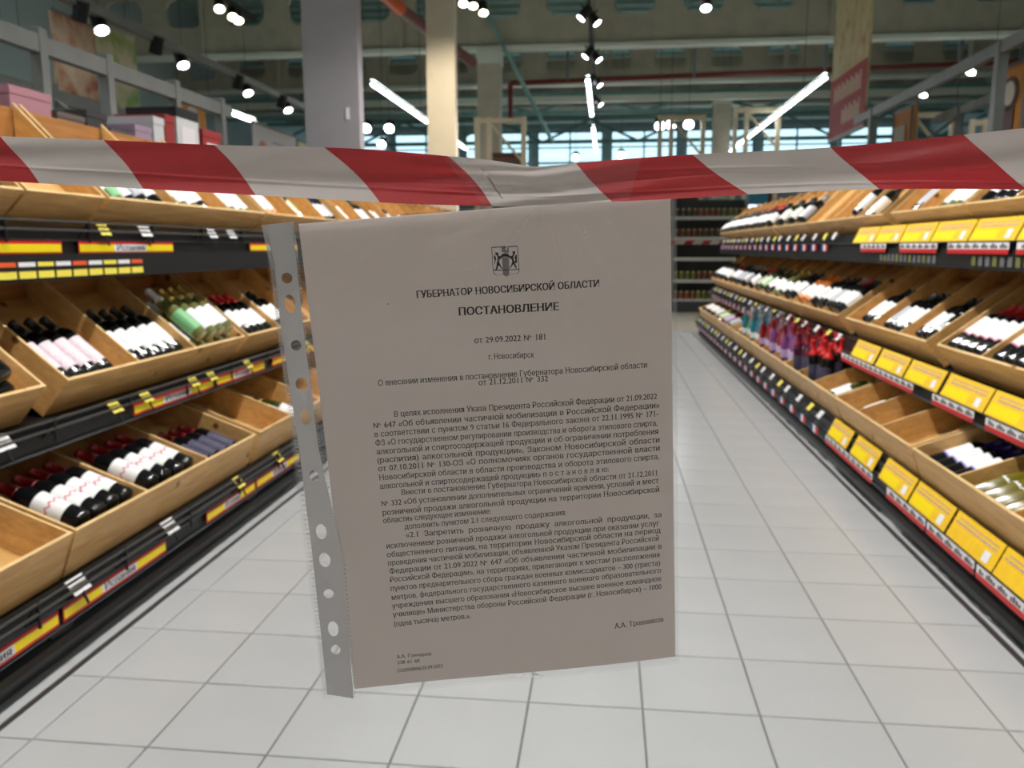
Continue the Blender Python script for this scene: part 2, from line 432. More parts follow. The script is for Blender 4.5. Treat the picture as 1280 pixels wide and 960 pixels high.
# key: shape, glass, label (mat, x0, x1), extra bands [(mat,x0,x1)], capsule (mat, x0)
TYPES = {
 'redzig': ('claret', G_DARK, (L_WHITE,.055,.155), 'zig', (C_RED,.222), 'red capped scalloped label bottle'),
 'dark':   ('claret', G_DARK, (L_WHITE,.055,.160), None, (C_BLACK,.226), 'black capped white label bottle'),
 'darkb':  ('round', G_DARK, (L_WHITE,.050,.140), None, (C_BLACK,.226), 'wide dark white label bottle'),
 'pink':   ('claret', G_DARK, (L_PINK,.040,.165), None, (C_BLACK,.226), 'pale pink label bottle'),
 'plum':   ('claret', G_DARK, (L_PLUM,.045,.160), None, (C_RED,.226), 'slate purple label bottle'),
 'clear':  ('slim', G_CLEAR, (L_WHITE,.035,.150), None, (C_GOLD,.235), 'clear white label bottle'),
 'green':  ('slim', G_CLEAR, (L_GREEN,.035,.150), None, (C_WHITE,.235), 'clear green label bottle'),
 'olive':  ('round', G_GREEN, (L_WHITE,.030,.120), None, (C_GOLD,.226), 'olive bottle with gold capsule'),
 'darkred':('claret', G_DARK, (L_WHITE,.045,.150), None, (C_BRED,.222), 'dark bottle with red capsule'),
 'pinkedge':('claret', G_DARK, (L_WHITE,.085,.185), (L_BAND,.078,.085), (C_BRED,.222), 'red capped pink edged bottle'),
 'violet': ('claret', G_DARK, (L_WHITE,.085,.180), (L_VIO,.078,.085), (C_VIO,.222), 'violet capped bottle'),
 'yellow': ('round', G_YEL, (L_WHITE,.110,.190), None, (C_WHITE,.226), 'golden white wine bottle'),
 'orange': ('round', G_DARK, (L_WHITE,.050,.175), None, (C_ORANGE,.222), 'large orange capped bottle'),
 'orlab':  ('claret', G_AMB, (L_WHITE,.045,.160), (L_ORANGE,.02,.045), (C_ORANGE,.226), 'amber white label bottle'),
 'navy':   ('slim', G_BLUE, (L_WHITE,.045,.150), None, (C_BLACK,.235), 'navy white label bottle'),
 'silver': ('claret', G_DARK, (L_GREY,.045,.155), None, (C_GREY,.226), 'silver label dark bottle'),
 'lilac':  ('claret', G_PLUM, (L_LILAC,.045,.150), None, (C_RED,.226), 'lilac label plum bottle'),
 'mint':   ('claret', G_GREEN, (L_MINT,.045,.150), None, (C_BLACK,.226), 'mint label green bottle'),
 'teal':   ('slim', G_TEAL, (L_WHITE,.080,.130), None, (C_GREY,.250), 'standing teal bottle'),
 'ruby':   ('slim', G_RED, (L_LILAC,.080,.130), None, (C_GREY,.250), 'standing ruby bottle'),
 'violetb':('slim', G_LILAC, (L_LILAC,.080,.140), None, (C_RED,.250), 'standing lilac bottle'),
 'plumb':  ('claret', G_PLUM, (L_PLUM,.060,.150), None, (C_RED,.222), 'standing plum bottle'),
 'redtop': ('claret', G_DARK, (L_PLUM,.060,.150), None, (C_BRED,.205), 'standing dark red capped bottle'),
}
PROTO = {}
def get_proto(k):
    if k in PROTO: return PROTO[k]
    shp, gm, (lm, l0, l1), band, (cm, c0), _d = TYPES[k]
    pf = PROF[shp]
    body = MB(); body.lathe_x([p for p in pf], 14); body = body.mesh('bottle_glass', gm, True)
    def wrap(x0, x1, mt, off, nm, a0=-1.9, a1=1.9, n=14):
        b = MB()
        for k_ in range(n+1):
            t_ = a0 + (a1-a0)*k_/n
            for x in (x0, x1):
                r = rad(pf, x)+off; b.v.append((x, r*math.sin(t_), r*math.cos(t_)))
        for k_ in range(n):
            b.f.append((2*k_, 2*k_+1, 2*k_+3, 2*k_+2)); b.m.append(0)
        return b.mesh(nm, mt, True)
    lab = wrap(l0, l1, lm, .0006, 'label')
    bands = []
    if band == 'zig':
        b = MB(); n = 26; xm = (l0+l1)/2
        for k_ in range(n+1):
            t_ = -1.9+3.8*k_/n; r = rad(pf, xm)+.0011; z_ = .0055*(1 if (k_//2) % 2 else -1)*(1 if k_ % 2 == 0 else .2)
            for x in (xm+z_-.003, xm+z_+.003): b.v.append((x, r*math.sin(t_), r*math.cos(t_)))
        for k_ in range(n): b.f.append((2*k_, 2*k_+1, 2*k_+3, 2*k_+2)); b.m.append(0)
        bands.append(('label_band', b.mesh('label_band', L_BAND, True)))
    elif band: bands.append(('label_band', wrap(band[1], band[2], band[0], .0009, 'label_band')))
    cp = MB(); xe = pf[-1][0]
    pr = [(c0, rad(pf, c0)+.0009)] + [(x, r+.0009) for x, r in pf if x > c0+.004] + [(xe+.0012, .011)]
    cp.lathe_x(pr, 14)
    caps = cp.mesh('capsule', cm, True)
    rmax = max(r for _, r in pf)
    PROTO[k] = (body, lab, bands, caps, rmax)
    return PROTO[k]
NBOT = [0]
def add_bottle(k, M, label, group):
    body, lab, bands, caps, rm = get_proto(k)
    o = mobj('wine_bottle', body); o.matrix_world = M
    tag(o, label, 'bottle', group)
    mobj('label', lab, o); mobj('capsule', caps, o)
    for nm, me in bands: mobj(nm, me, o)
    NBOT[0] += 1
    return o
def put_bin(s, t, y0, y1, kinds, where, base=0, upright=False):
    """kinds listed from the near end to the far end; None leaves a gap; a second list is a layer on top"""
    M = frame(s, t, y0); sg = 1 if s > 0 else -1
    rows = kinds if isinstance(kinds[0], list) else [kinds]
    Wd = y1-y0; total = 0; cnt = {}
    for li, row in enumerate(rows):
        n = len(row)
        pitch = min((Wd-2*TH-.006)/max(n if li == 0 else n+1, 1), .086)
        for i, k in enumerate(row):
            if not k: continue
            r = get_proto(k)[4]
            pitch_ = max(pitch, 2*r+.0012) if (n*(2*r+.0012) <= Wd-2*TH) else pitch
            yy = TH+.004+pitch_*(i+.5 + (.5 if li else 0))
            zz = floor_z(s, t, y0) + .001 + r + li*.064
            x0 = TH+.004+random.uniform(0, .010) + li*.012 + (.012 if t == 'mid' else 0)
            total += 1
            nm = TYPES[k][5]
            lay = '' if len(rows) == 1 else (', under layer' if li == 0 else ', top layer')
            cnt[(k, li)] = cnt.get((k, li), 0)+1
            lb = '%s %s%s, %s' % (ORD[cnt[(k, li)]-1], TYPES[k][5], lay, where)
            if upright:
                xq, zq = {0: (.05, .0), 1: (.13, .0)}[li]
                MM = M @ Matrix.Translation((xq+.02*(i % 2), sg*yy, FLR[t]+.004+r*.35)) @ Matrix.Rotation(-math.radians(62+6*((i*7) % 3)), 4, 'Y') @ Matrix.Rotation(random.uniform(-.3, .3), 4, 'X')
            else:
                MM = M @ Matrix.Translation((x0, sg*yy, zz)) @ Matrix.Rotation(random.uniform(-.12, .12), 4, 'X')
            add_bottle(k, MM, lb, 'wine bottles in the %s tier of the %s gondola' % (TNAME[t], SIDE[s]))
# crate layout: (side, tier, divider positions, contents per bin)
D = 'dark'
LAY = [
 (-1,'low', [.86,1.28,1.70,2.105], [[None], [None], [D, None, None, None]]),
 (-1,'low', [2.12,2.51,2.94,3.37], [[['redzig']*5, ['redzig']*4], [['redzig']*5, ['redzig']*4], ['plum']*5]),
 (-1,'low', [3.41,3.79,4.20,4.66], [['dark', None, None, None], [None, 'redzig', 'olive', None], [None]]),
 (-1,'low', [4.72,5.14,5.56,5.98], [[None]]*3),
 (-1,'mid', [1.07,1.49,1.90,2.325], [[None], ['darkb']*4, [['darkb']*4, ['darkb']*3]]),
 (-1,'mid', [2.43,2.85,3.28,3.75], [['pink', 'pink', 'pink', 'pink', None], ['dark']*5, [['clear', 'green', 'clear', 'clear', 'clear'], ['green', 'clear', 'clear', 'clear']]]),
 (-1,'mid', [3.79,4.20,4.65,5.05], [['navy', 'dark', 'darkred', 'darkred', 'darkred'], ['dark']*3, [None]]),
 (-1,'mid', [5.12,5.54,5.96,6.38], [[None]]*3),
 (-1,'top', [1.12,1.54,1.98,2.445], [[None], [None], [None, None, None, None, 'dark']]),
 (-1,'top', [2.46,2.875], [[None]]),
 (-1,'top', [2.90,3.40,3.88,4.30], [['dark', 'green', 'navy', 'silver', 'darkb'], ['dark', 'clear', 'clear', 'dark'], ['dark', 'clear', 'clear', 'clear']]),
 (-1,'top', [4.33,4.80,5.27,5.70], [['orlab', 'orlab', 'orlab'], ['olive', 'mint', None], ['dark', 'navy', 'navy', 'silver']]),
 (-1,'top', [5.76,6.20,6.63,7.05], [['orlab', 'orlab', None], ['navy', 'dark', 'dark', 'dark'], ['clear', 'orlab', 'orlab']]),
 (-1,'top', [7.10,7.52,7.94,8.36], [['dark', 'navy', 'silver'], ['dark', 'dark', 'orlab'], [None, 'dark', 'dark']]),
 (-1,'top', [8.42,8.84,9.26,9.68], [['dark', 'dark', None], ['dark', 'clear', 'dark'], ['navy', 'dark']]),
 (1,'low', [2.13,2.545,2.945,3.365], [[None], ['yellow']*5, ['violet']*5]),
 (1,'low', [3.385,3.77,4.12,4.495], [['dark', None, None, None], ['silver', None, None], ['dark', 'dark', None, None]]),
 (1,'low', [4.515,5.01,5.42,5.83], [[None, 'dark', 'olive', 'clear', None], [['redtop']*4, ['redtop']*4], [['plumb']*4, ['plumb']*4]]),
 (1,'low', [5.85,6.27,6.69,7.10], [[['violetb']*4, ['plumb']*4], [['ruby', 'ruby', 'violetb', 'violetb'], ['ruby', 'violetb', 'plumb', 'ruby']], [['ruby']*3, ['ruby']*3]]),
 (1,'low', [7.14,7.56,7.98,8.40], [[['teal']*3, ['teal']*3], [['teal', 'green', 'teal'], ['teal', 'teal', 'teal']], ['dark', 'teal', 'dark']]),
 (1,'low', [8.44,8.86,9.28,9.70], [[None, 'silver', None], ['lilac', 'lilac', 'lilac'], ['mint', 'mint', None]]),
 (1,'low', [9.76,10.18,10.60,11.10], [['silver', 'dark', None], ['dark', 'dark', 'dark'], ['dark', 'dark']]),
 (1,'mid', [2.43,2.85,3.265,3.675], [['pinkedge']*5, ['pinkedge']*5, ['pinkedge']*5]),
 (1,'mid', [3.80,4.15,4.61,5.045], [['orange', 'dark', 'dark', None], ['dark', 'dark', 'dark', 'silver', None], ['dark', 'dark', 'dark', None]]),
 (1,'mid', [5.21,5.62,6.04,6.46], [['dark', 'dark', 'darkred', 'silver'], ['dark', 'dark', 'darkred', 'dark', 'darkred'], ['orlab', 'orlab', 'orlab']]),
 (1,'mid', [6.53,6.95,7.37,7.79], [['dark', None, None, None], ['olive', 'clear', None], ['dark', 'olive', 'dark']]),
 (1,'mid', [7.86,8.28,8.70,9.12], [['mint', 'dark', 'darkred'], ['dark', 'dark', 'darkred'], ['silver', None, 'dark']]),
 (1,'mid', [9.19,9.61,10.03,10.45], [['silver', 'silver'], [None, 'dark', 'dark'], ['dark', 'dark', 'darkred']]),
 (1,'mid', [10.50,10.95,11.40], [['dark', 'dark', 'dark'], ['dark', 'dark']]),
 (1,'top', [2.49,2.91,3.335,3.77], [[None, 'dark', 'dark'], [None, None, 'dark', 'darkb'], ['dark', 'dark', 'dark', 'darkb']]),
 (1,'top', [3.79,4.31,4.69], [['clear', 'clear', 'clear', 'clear', None], ['silver', 'silver', None, None]]),
 (1,'top', [4.83,5.33,5.86], [[None, None, None, None, 'dark'], ['dark', None, None, None, None]]),
 (1,'top', [5.88,6.11,6.58], [[None], [None]]),
 (1,'top', [6.62,7.04,7.46,7.88], [['dark', 'dark', 'silver', 'dark'], ['mint', 'dark', 'dark'], ['dark', 'dark', None]]),
 (1,'top', [7.95,8.37,8.79,9.21], [['darkb', None, None], ['darkred', None, None], [None, 'dark', 'darkred']]),
 (1,'top', [9.28,9.70,10.12,10.54], [['dark', 'darkred', 'dark'], ['dark', 'dark', 'dark'], ['dark', 'clear', 'dark']]),
 (1,'top', [10.60,11.02,11.44], [['dark', 'dark', 'clear'], ['dark', 'olive']]),
]
# empty crates running on towards the far end of the left gondola
for t_, y in (('low', 6.04), ('mid', 6.44), ('top', 9.74)):
    while y + 1.27 < Y_END+.1:
        LAY.append((-1, t_, [y, y+.42, y+.84, y+1.26], [[None], [None], [None]])); y += 1.32
ncr = {}
UPR = {5.01, 5.42, 5.85, 6.27, 6.69, 7.14, 7.56}
for s, t, ys, bins in LAY:
    ncr[(s, t)] = ncr.get((s, t), 0)+1
    w_ = '%s crate from the near end, %s tier, %s gondola' % (ORD[ncr[(s, t)]-1], TNAME[t], SIDE[s])
    full = any(k for b_ in bins for k in (b_[0] if isinstance(b_[0], list) else b_))
    make_crate(s, t, ys, '%spine crate, %s' % ('' if full else 'empty ', w_), 'pine bottle crates on the %s gondola' % SIDE[s])
    for bi, (y0, y1, kk) in enumerate(zip(ys, ys[1:], bins)):
        if s > 0 and y0 >= 5.1 and not (t == 'low' and y0 in UPR) and not (t == 'top' and y0 < 6) and not isinstance(kk[0], list) and any(kk):
            n4 = 3 if y1-y0 < .40 else 4; src = [k for k in kk if k]
            kk = [src[q % len(src)] for q in range(n4)]; HASH = int(y0*100) % 7; kk = [None if (HASH in (1, 4) and q in (0, 1)) or (HASH == 2 and q == 2) else k for q, k in enumerate(kk)]
        row = kk if isinstance(kk[0], list) else [kk]
        if any(k for r_ in row for k in r_):
            put_bin(s, t, y0, y1, kk, '%s bin, %s crate, %s %s tier' % (ORD[bi], ORD[ncr[(s, t)]-1], TNAME[t], SIDE[s]), upright=(s > 0 and t == 'low' and y0 in UPR))
print('bottles', NBOT[0])
# ================================================================ LETTERING
from mathutils.geometry import tessellate_polygon, interpolate_bezier
TXC = bpy.data.curves.new('lettering', 'FONT'); TXC.resolution_u = 2
TXO = bpy.data.objects.new('lettering', TXC); COL.objects.link(TXO)
DG = bpy.context.evaluated_depsgraph_get()
GL = {}
def glyph(ch, bold, serif=True):
    key = (ch, bold, serif)
    if key in GL: return GL[key]
    def width(sx):
        TXC.body = sx; DG.update(); cc = TXO.to_curve(DG)
        r = max(p.co.x for sp in cc.splines for p in sp.bezier_points); TXO.to_curve_clear(); return r
    def contours(sx):     # flattened outlines of one character
        TXC.body = sx; DG.update(); cc = TXO.to_curve(DG); out = []
        for sp in cc.splines:
            bp = sp.bezier_points; n = len(bp); P = []
            for i in range(n):
                p, q = bp[i], bp[(i+1) % n]
                if p.handle_right_type == 'VECTOR' and q.handle_left_type == 'VECTOR' or ((p.handle_right-p.co).length < 1e-4 and (q.handle_left-q.co).length < 1e-4):
                    P.append((p.co.x, p.co.y)); continue
                dv = (q.co-p.co); cr = abs(dv.cross(p.handle_right-p.co).z)+abs(dv.cross(q.handle_left-q.co).z)
                k = 2 if cr < 1e-5 else 5
                P += [(t_.x, t_.y) for t_ in interpolate_bezier(p.co, p.handle_right, q.handle_left, q.co, k)[:-1]]
            x0 = P[0][0]    # bowls drawn into the stem: pull them out to its edge so that the outline does not cross itself
            if abs(P[-1][0]-x0) < 1e-4:
                near = [p[0] for p in P if x0+.004 < p[0] < x0+.03 ]
                if near: P[0] = (min(near)+.0006, P[0][1]); P[-1] = (min(near)+.0006, P[-1][1])
            if len(P) > 2: out.append(P)
        TXO.to_curve_clear()
        return out
    def ar(p): return sum(a[0]*b_[1]-b_[0]*a[1] for a, b_ in zip(p, p[1:]+p[:1]))/2
    def inside(pt, poly):
        c = False
        for (x0, y0), (x1, y1) in zip(poly, poly[1:]+poly[:1]):
            if (y0 > pt[1]) != (y1 > pt[1]) and pt[0] < (x1-x0)*(pt[1]-y0)/(y1-y0)+x0: c = not c
        return c
    def fill(sx):
        V = []; F_ = []; cs = contours(sx)
        sgn = 1 if ar(max(cs, key=lambda c: abs(ar(c)))) > 0 else -1
        outer = [c for c in cs if ar(c)*sgn > 0]; holes = [c for c in cs if ar(c)*sgn < 0]
        for c in outer:
            grp = [c]+[h for h in holes if abs(ar(h)) < abs(ar(c)) and sum(inside(q_, c) for q_ in h) > .6*len(h)]
            i = len(V); V += [p for g_ in grp for p in g_]
            F_ += [tuple(i+k for k in t_) for t_ in tessellate_polygon([[Vector((p[0], p[1], 0)) for p in g_] for g_ in grp])]
        return V, F_, outer
    adv = width('H'+ch+'H') - width('HH')
    if ch.strip():
        v, f, outer = fill('N' if ch == '№' else ch)
        if ch == '№':
            v2, f2, _o = fill('o'); i = len(v); v = [(p[0]*.85, p[1]) for p in v]; mx = max(p[0] for p in v)
            v += [(mx+.02+p[0]*.62, .30+p[1]*.62) for p in v2]; f += [tuple(q+i for q in t_) for t_ in f2]; adv = mx+.45
        elif serif and ch not in '.,:;«»()–-':
            for c in outer:
                for (xa, ya), (xb, yb) in zip(c, c[1:]+c[:1]):
                    if abs(ya-yb) < 1e-3 and .05 < abs(xa-xb) < .17 and (abs(ya) < .03 or abs(ya-.449) < .1 or abs(ya-.729) < .05):
                        cx = (xa+xb)/2; hw = abs(xa-xb)/2+.06; up = .04 if ya < .1 else -.04
                        i = len(v); v += [(cx-hw, ya), (cx+hw, ya), (cx+hw, ya+up), (cx-hw, ya+up)]; f.append((i, i+1, i+2, i+3))
        n = len(v); dx = .010+.016*bold
        v = [(p[0]-dx, p[1]) for p in v]+[(p[0]+dx, p[1]) for p in v]; f = f+[tuple(q+n for q in t_) for t_ in f]
    else: v, f = [], []
    GL[key] = (v, f, adv); return GL[key]
def set_line(text, bold=0, kx=.80, width=None, size=1.0, justify=True, serif=True):
    """returns verts (x along the baseline, y up) and faces, scaled so that the line is `width` long"""
    words = text.split()
    ws = []
    for w_ in words:
        x = 0; V = []; F_ = []
        for ch in w_:
            v, f, adv = glyph(ch, bold, serif)
            i = len(V); V += [((x+p[0])*kx*size, p[1]*size) for p in v]; F_ += [tuple(i+k for k in q) for q in f]; x += adv
        ws.append((V, F_, x*kx*size))
    tot = sum(q[2] for q in ws); sp = .30*size*kx
    if width is None: width = tot+sp*(len(ws)-1)
    sc = min(width/(tot+sp*(len(ws)-1)), 1.12 if len(ws) > 1 else 9)
    gap = (width-tot*sc)/(len(ws)-1) if len(ws) > 1 else 0
    V = []; F_ = []; x = 0
    for v, f, wd in ws:
        i = len(V); V += [((x+p[0])*sc, p[1]) for p in v]; F_ += [tuple(i+k for k in q) for q in f]; x += wd+gap
    return V, F_
# ================================================================ THE NOTICE
PO,PX,PY,PN = [[-0.17036, 0.44993, 1.20706], [0.97995, 0.1878, 0.06659], [0.04836, 0.10004, -0.99381], [-0.1933, 0.9771, 0.08895]]
PAGE = [(0.47, 1.32), (210.29, -1.29), (209.75, 297.02), (-0.96, 296.77)]
LINES = [
  ('ГУБЕРНАТОР НОВОСИБИРСКОЙ ОБЛАСТИ', (61.49, 47.28), (167.7, 48.35), 1),
  ('ПОСТАНОВЛЕНИЕ', (84.65, 59.27), (143.57, 60.33), 2),
  ('от 29.09.2022  № 181', (92.67, 76.37), (135.0, 77.16), 0),
  ('г. Новосибирск', (100.26, 86.74), (127.42, 87.47), 0),
  ('О внесении изменения в постановление Губернатора Новосибирской области', (34.36, 97.74), (195.36, 98.94), 0),
  ('от 21.12.2011 № 332', (93.32, 102.02), (134.76, 102.56), 0),
  ('В целях исполнения Указа Президента Российской Федерации от 21.09.2022', (41.64, 117.54), (200.78, 119.01), 0),
  ('№ 647 «Об объявлении частичной мобилизации в Российской Федерации»', (28.93, 123.6), (201.18, 124.72), 0),
  ('в соответствии с пунктом 9 статьи 16 Федерального закона от 22.11.1995 № 171-', (28.93, 129.06), (201.09, 130.05), 0),
  ('ФЗ «О государственном регулировании производства и оборота этилового спирта,', (28.98, 134.56), (200.99, 135.98), 0),
  ('алкогольной и спиртосодержащей продукции и об ограничении потребления', (29.17, 140.1), (200.9, 141.38), 0),
  ('(распития) алкогольной продукции», Законом Новосибирской области', (28.91, 145.48), (200.81, 146.86), 0),
  ('от 07.10.2011 № 130-ОЗ «О полномочиях органов государственной власти', (29.03, 150.87), (200.73, 152.21), 0),
  ('Новосибирской области в области производства и оборота этилового спирта,', (29.02, 156.64), (200.94, 157.73), 0),
  ('алкогольной и спиртосодержащей продукции» п о с т а н о в л я ю:', (28.92, 162.29), (169.98, 162.86), 0),
  ('Внести в постановление Губернатора Новосибирской области от 21.12.2011', (41.44, 167.34), (200.46, 168.34), 0),
  ('№ 332 «Об установлении дополнительных ограничений времени, условий и мест', (28.85, 173.52), (200.68, 173.46), 0),
  ('розничной продажи алкогольной продукции на территории Новосибирской', (28.74, 179.42), (200.58, 179.28), 0),
  ('области» следующее изменение:', (28.7, 184.67), (95.54, 184.25), 0),
  ('дополнить пунктом 2.1 следующего содержания:', (41.35, 189.92), (142.14, 189.02), 0),
  ('«2.1 Запретить розничную продажу алкогольной продукции, за', (41.62, 195.42), (200.31, 196.45), 0),
  ('исключением розничной продажи алкогольной продукции при оказании услуг', (28.87, 201.58), (200.37, 202.08), 0),
  ('общественного питания, на территории Новосибирской области на период', (28.77, 207.48), (200.65, 207.0), 0),
  ('проведения частичной мобилизации, объявленной Указом Президента Российской', (28.81, 213.1), (200.56, 212.29), 0),
  ('Федерации от 21.09.2022 № 647 «Об объявлении частичной мобилизации в', (29.05, 218.73), (200.78, 218.04), 0),
  ('Российской Федерации», на территориях, прилегающих к местам расположения', (28.84, 224.39), (200.69, 223.72), 0),
  ('пунктов предварительного сбора граждан военных комиссариатов – 300 (триста)', (28.7, 230.36), (200.91, 229.53), 0),
  ('метров, федерального государственного казенного военного образовательного', (28.73, 236.68), (201.19, 234.81), 0),
  ('учреждения высшего образования «Новосибирское высшее военное командное', (28.65, 242.57), (201.26, 240.6), 0),
  ('училище» Министерства обороны Российской Федерации (г. Новосибирск) – 1000', (28.52, 248.54), (201.33, 246.26), 0),
  ('(одна тысяча) метров.».', (28.54, 255.08), (77.68, 254.3), 0),
  ('А.А. Травников', (169.62, 270.97), (202.19, 269.9), 0),
  ('А.А. Гончаров', (28.11, 277.92), (50.29, 278.08), 3),
  ('238 61 60', (28.07, 282.06), (42.17, 282.17), 3),
  ('СО/09/8046/25.09.2022', (27.65, 287.99), (56.92, 287.47), 3),
]
EMBLEM = {
  'outline': [(106.35, 21.21), (121.41, 21.54), (121.57, 35.15), (121.3, 36.56), (120.16, 37.49), (116.19, 37.49), (114.01, 38.99), (113.29, 37.78), (112.59, 37.48), (107.91, 37.4), (106.83, 36.42), (106.39, 34.42)],
  'band_top': [(111.91, 21.38), (116.19, 21.46), (116.09, 25.31), (115.16, 25.25), (113.93, 24.98), (112.36, 25.41)],
  'band_mid': [(112.15, 27.52), (116.02, 27.61), (115.63, 37.31), (114.03, 38.63), (111.95, 37.4)],
  'base': [(106.4, 34.28), (121.62, 34.86), (121.59, 35.29), (106.4, 34.78)],
  'loaf': [(110.93, 27.08), (112.35, 25.58), (113.91, 25.27), (115.5, 25.62), (116.77, 27.13), (116.72, 27.95), (116.09, 27.62), (113.97, 27.19), (112.16, 27.34), (111.25, 27.64)],
  'left_sable': [(108.25, 24.87), (108.86, 24.28), (109.83, 24.77), (110.51, 25.28), (109.94, 25.7), (110.41, 26.69), (112.21, 26.64), (112.23, 27.35), (111.75, 28.2), (110.86, 28.14), (110.22, 29.7), (110.66, 31.15), (111.44, 32.99), (112.04, 33.75), (111.37, 34.06), (110.4, 32.38), (109.71, 31.98), (109.27, 33.2), (108.84, 34.24), (107.75, 34.38), (108.38, 33.13), (108.9, 30.67), (109.19, 28.91), (109.64, 27.52), (109.19, 26.25), (108.51, 25.67)],
  'left_tail': [(107.45, 26.13), (108.03, 25.99), (108.6, 27.09), (108.65, 28.52), (108.08, 29.55), (107.99, 30.79), (107.51, 30.57), (107.77, 28.81), (107.48, 27.73)],
  'right_sable': [(119.68, 24.67), (119.17, 24.21), (117.87, 24.9), (118.55, 25.48), (118.34, 26.07), (117.74, 27.02), (115.84, 27.07), (115.9, 27.78), (116.75, 28.55), (117.61, 29.15), (117.7, 30.58), (116.85, 32.66), (115.78, 33.73), (116.6, 33.9), (117.77, 32.37), (118.71, 31.72), (118.63, 32.97), (119.39, 33.56), (119.43, 34.71), (120.17, 34.33), (119.74, 32.51), (119.06, 30.68), (118.68, 29.22), (118.59, 27.79), (119.01, 26.76), (119.71, 25.92)],
  'right_tail': [(120.29, 26.49), (120.63, 26.69), (120.49, 29.0), (120.5, 30.78), (119.81, 31.44), (118.94, 30.85), (119.56, 29.64), (119.21, 28.19), (119.73, 26.81)],
}
STRIP = [(-17.14, 0.52), (-15.24, 22.22), (-16.3, 53.87), (-16.05, 86.75), (-15.37, 130.83), (-15.88, 198.14), (-17.26, 258.79), (-18.37, 298.13), (-2.06, 303.06), (-0.44, 260.69), (1.9, 206.43), (-0.37, 173.19), (-4.05, 131.85), (-3.95, 92.55), (-3.84, 54.82), (-2.87, 18.64), (-3.09, -0.29)]
HOLES = [(-9.43, 30.51, 2.99, 3.04), (-9.59, 44.96, 3.1, 5.22), (-9.16, 69.12, 3.01, 3.12), (-8.95, 92.13, 3.41, 3.82), (-9.02, 112.05, 2.99, 4.63), (-8.76, 148.97, 2.81, 3.29), (-8.72, 185.27, 3.1, 4.99), (-8.87, 204.19, 3.37, 4.81), (-9.17, 227.15, 3.07, 3.06), (-9.19, 251.75, 3.2, 5.32), (-9.29, 266.56, 2.88, 3.29)]
SLEEVE = [(-18.49, 0.86), (213.75, -3.32), (212.12, 301.46), (-21.3, 301.34)]
TAPE = [((-168.95, -57.22), (-174.05, -34.58)), ((-145.62, -53.87), (-130.42, -28.97)), ((-93.77, -48.82), (-77.65, -22.74)), ((-37.54, -43.06), (-19.48, -15.66)), ((19.76, -38.42), (46.63, -7.56)), ((51.56, -34.85), (77.15, -4.29)), ((85.87, -29.85), (108.09, -1.62)), ((105.39, -26.98), (119.22, -0.68)), ((122.84, -23.37), (129.1, -0.48)), ((132.95, -21.47), (141.7, -0.1)), ((147.22, -21.45), (159.81, 0.2)), ((156.19, -21.76), (175.73, 0.35)), ((187.71, -22.43), (214.7, 1.09)), ((221.77, -22.53), (254.13, 1.4)), ((260.77, -21.92), (294.01, 2.16)), ((301.61, -21.66), (332.01, 3.45)), ((340.03, -22.44), (375.38, 5.97)), ((380.2, -24.03), (421.92, 9.38)), ((415.94, -25.47), (451.72, 11.73)), ((444.67, -27.34), (479.38, 14.41))]
CLEAR = [(75.22, -32.56), (191.87, -27.28), (179.74, 4.94), (118.34, 11.02), (76.73, 0.81)]
PO, PX, PY, PN = map(Vector, (PO, PX, PY, PN))
def bend(u, v):   # gentle waviness of the hanging sheet (metres, towards +PN)
    return .0012*math.sin(u*26+.6)*min(1, max(0, v/.08)) + .0016*math.sin(v*12+.4)*math.sin(u*9+1)*min(1, max(0, v/.10))
def pg(u, v, off=0.0, b_=True):    # page coordinates in metres -> scene
    return PO + PX*u + PY*v + PN*(off + (bend(u, v) if b_ else 0))
PAPER = pm('notice_paper', (238, 230, 226), .8, var=.02, scale=50, spec=.2)
nt = PAPER.node_tree; bs = nt.nodes['Principled BSDF']
tr_ = nt.nodes.new('ShaderNodeBsdfTranslucent'); tr_.inputs['Color'].default_value = (.97, .91, .88, 1)
mxs = nt.nodes.new('ShaderNodeMixShader'); mxs.inputs[0].default_value = .80
nt.links.new(bs.outputs[0], mxs.inputs[1]); nt.links.new(tr_.outputs[0], mxs.inputs[2])
nt.links.new(mxs.outputs[0], nt.nodes['Material Output'].inputs['Surface'])
INK = pm('black_ink', (14, 11, 13), .8, spec=.1)
GRINK = pm('grey_ink', (140, 130, 128), .8, spec=.1)
ORIGIN = pg(.105, 0, 0, False)
notice = thing('printed_notice', 'white printed decree sheet in a clear sleeve hanging from the red and white tape', 'notice', ORIGIN)
def place(verts, faces, name, mats, parent, smooth=False, mi=None):
    me = bpy.data.meshes.new(name)
    me.from_pydata([tuple(p-ORIGIN) for p in verts], [], faces)
    for q in (mats if isinstance(mats, list) else [mats]): me.materials.append(q)
    if smooth: me.polygons.foreach_set('use_smooth', [True]*len(faces))
    if mi: me.polygons.foreach_set('material_index', mi)
    return mobj(name, me, parent)
def quad_uv(Q, a, b_):
    (x0, y0), (x1, y1), (x2, y2), (x3, y3) = Q
    return ((x0*(1-a)+x1*a)*(1-b_)+(x3*(1-a)+x2*a)*b_)/1000, ((y0*(1-a)+y1*a)*(1-b_)+(y3*(1-a)+y2*a)*b_)/1000
def grid(Q, nx, ny, off, extra=None):
    V = []; F_ = []
    for j in range(ny+1):
        for i in range(nx+1):
            u, v = quad_uv(Q, i/nx, j/ny)
            V.append(pg(u, v, off + (extra(u, v) if extra else 0)))
    for j in range(ny):
        for i in range(nx):
            k = j*(nx+1)+i; F_.append((k, k+1, k+nx+2, k+nx+1))
    return V, F_
V, F_ = grid(PAGE, 42, 60, 0)
n0 = len(V)     # give the sheet a real thickness
V2, F2 = grid(PAGE, 42, 60, .00012)
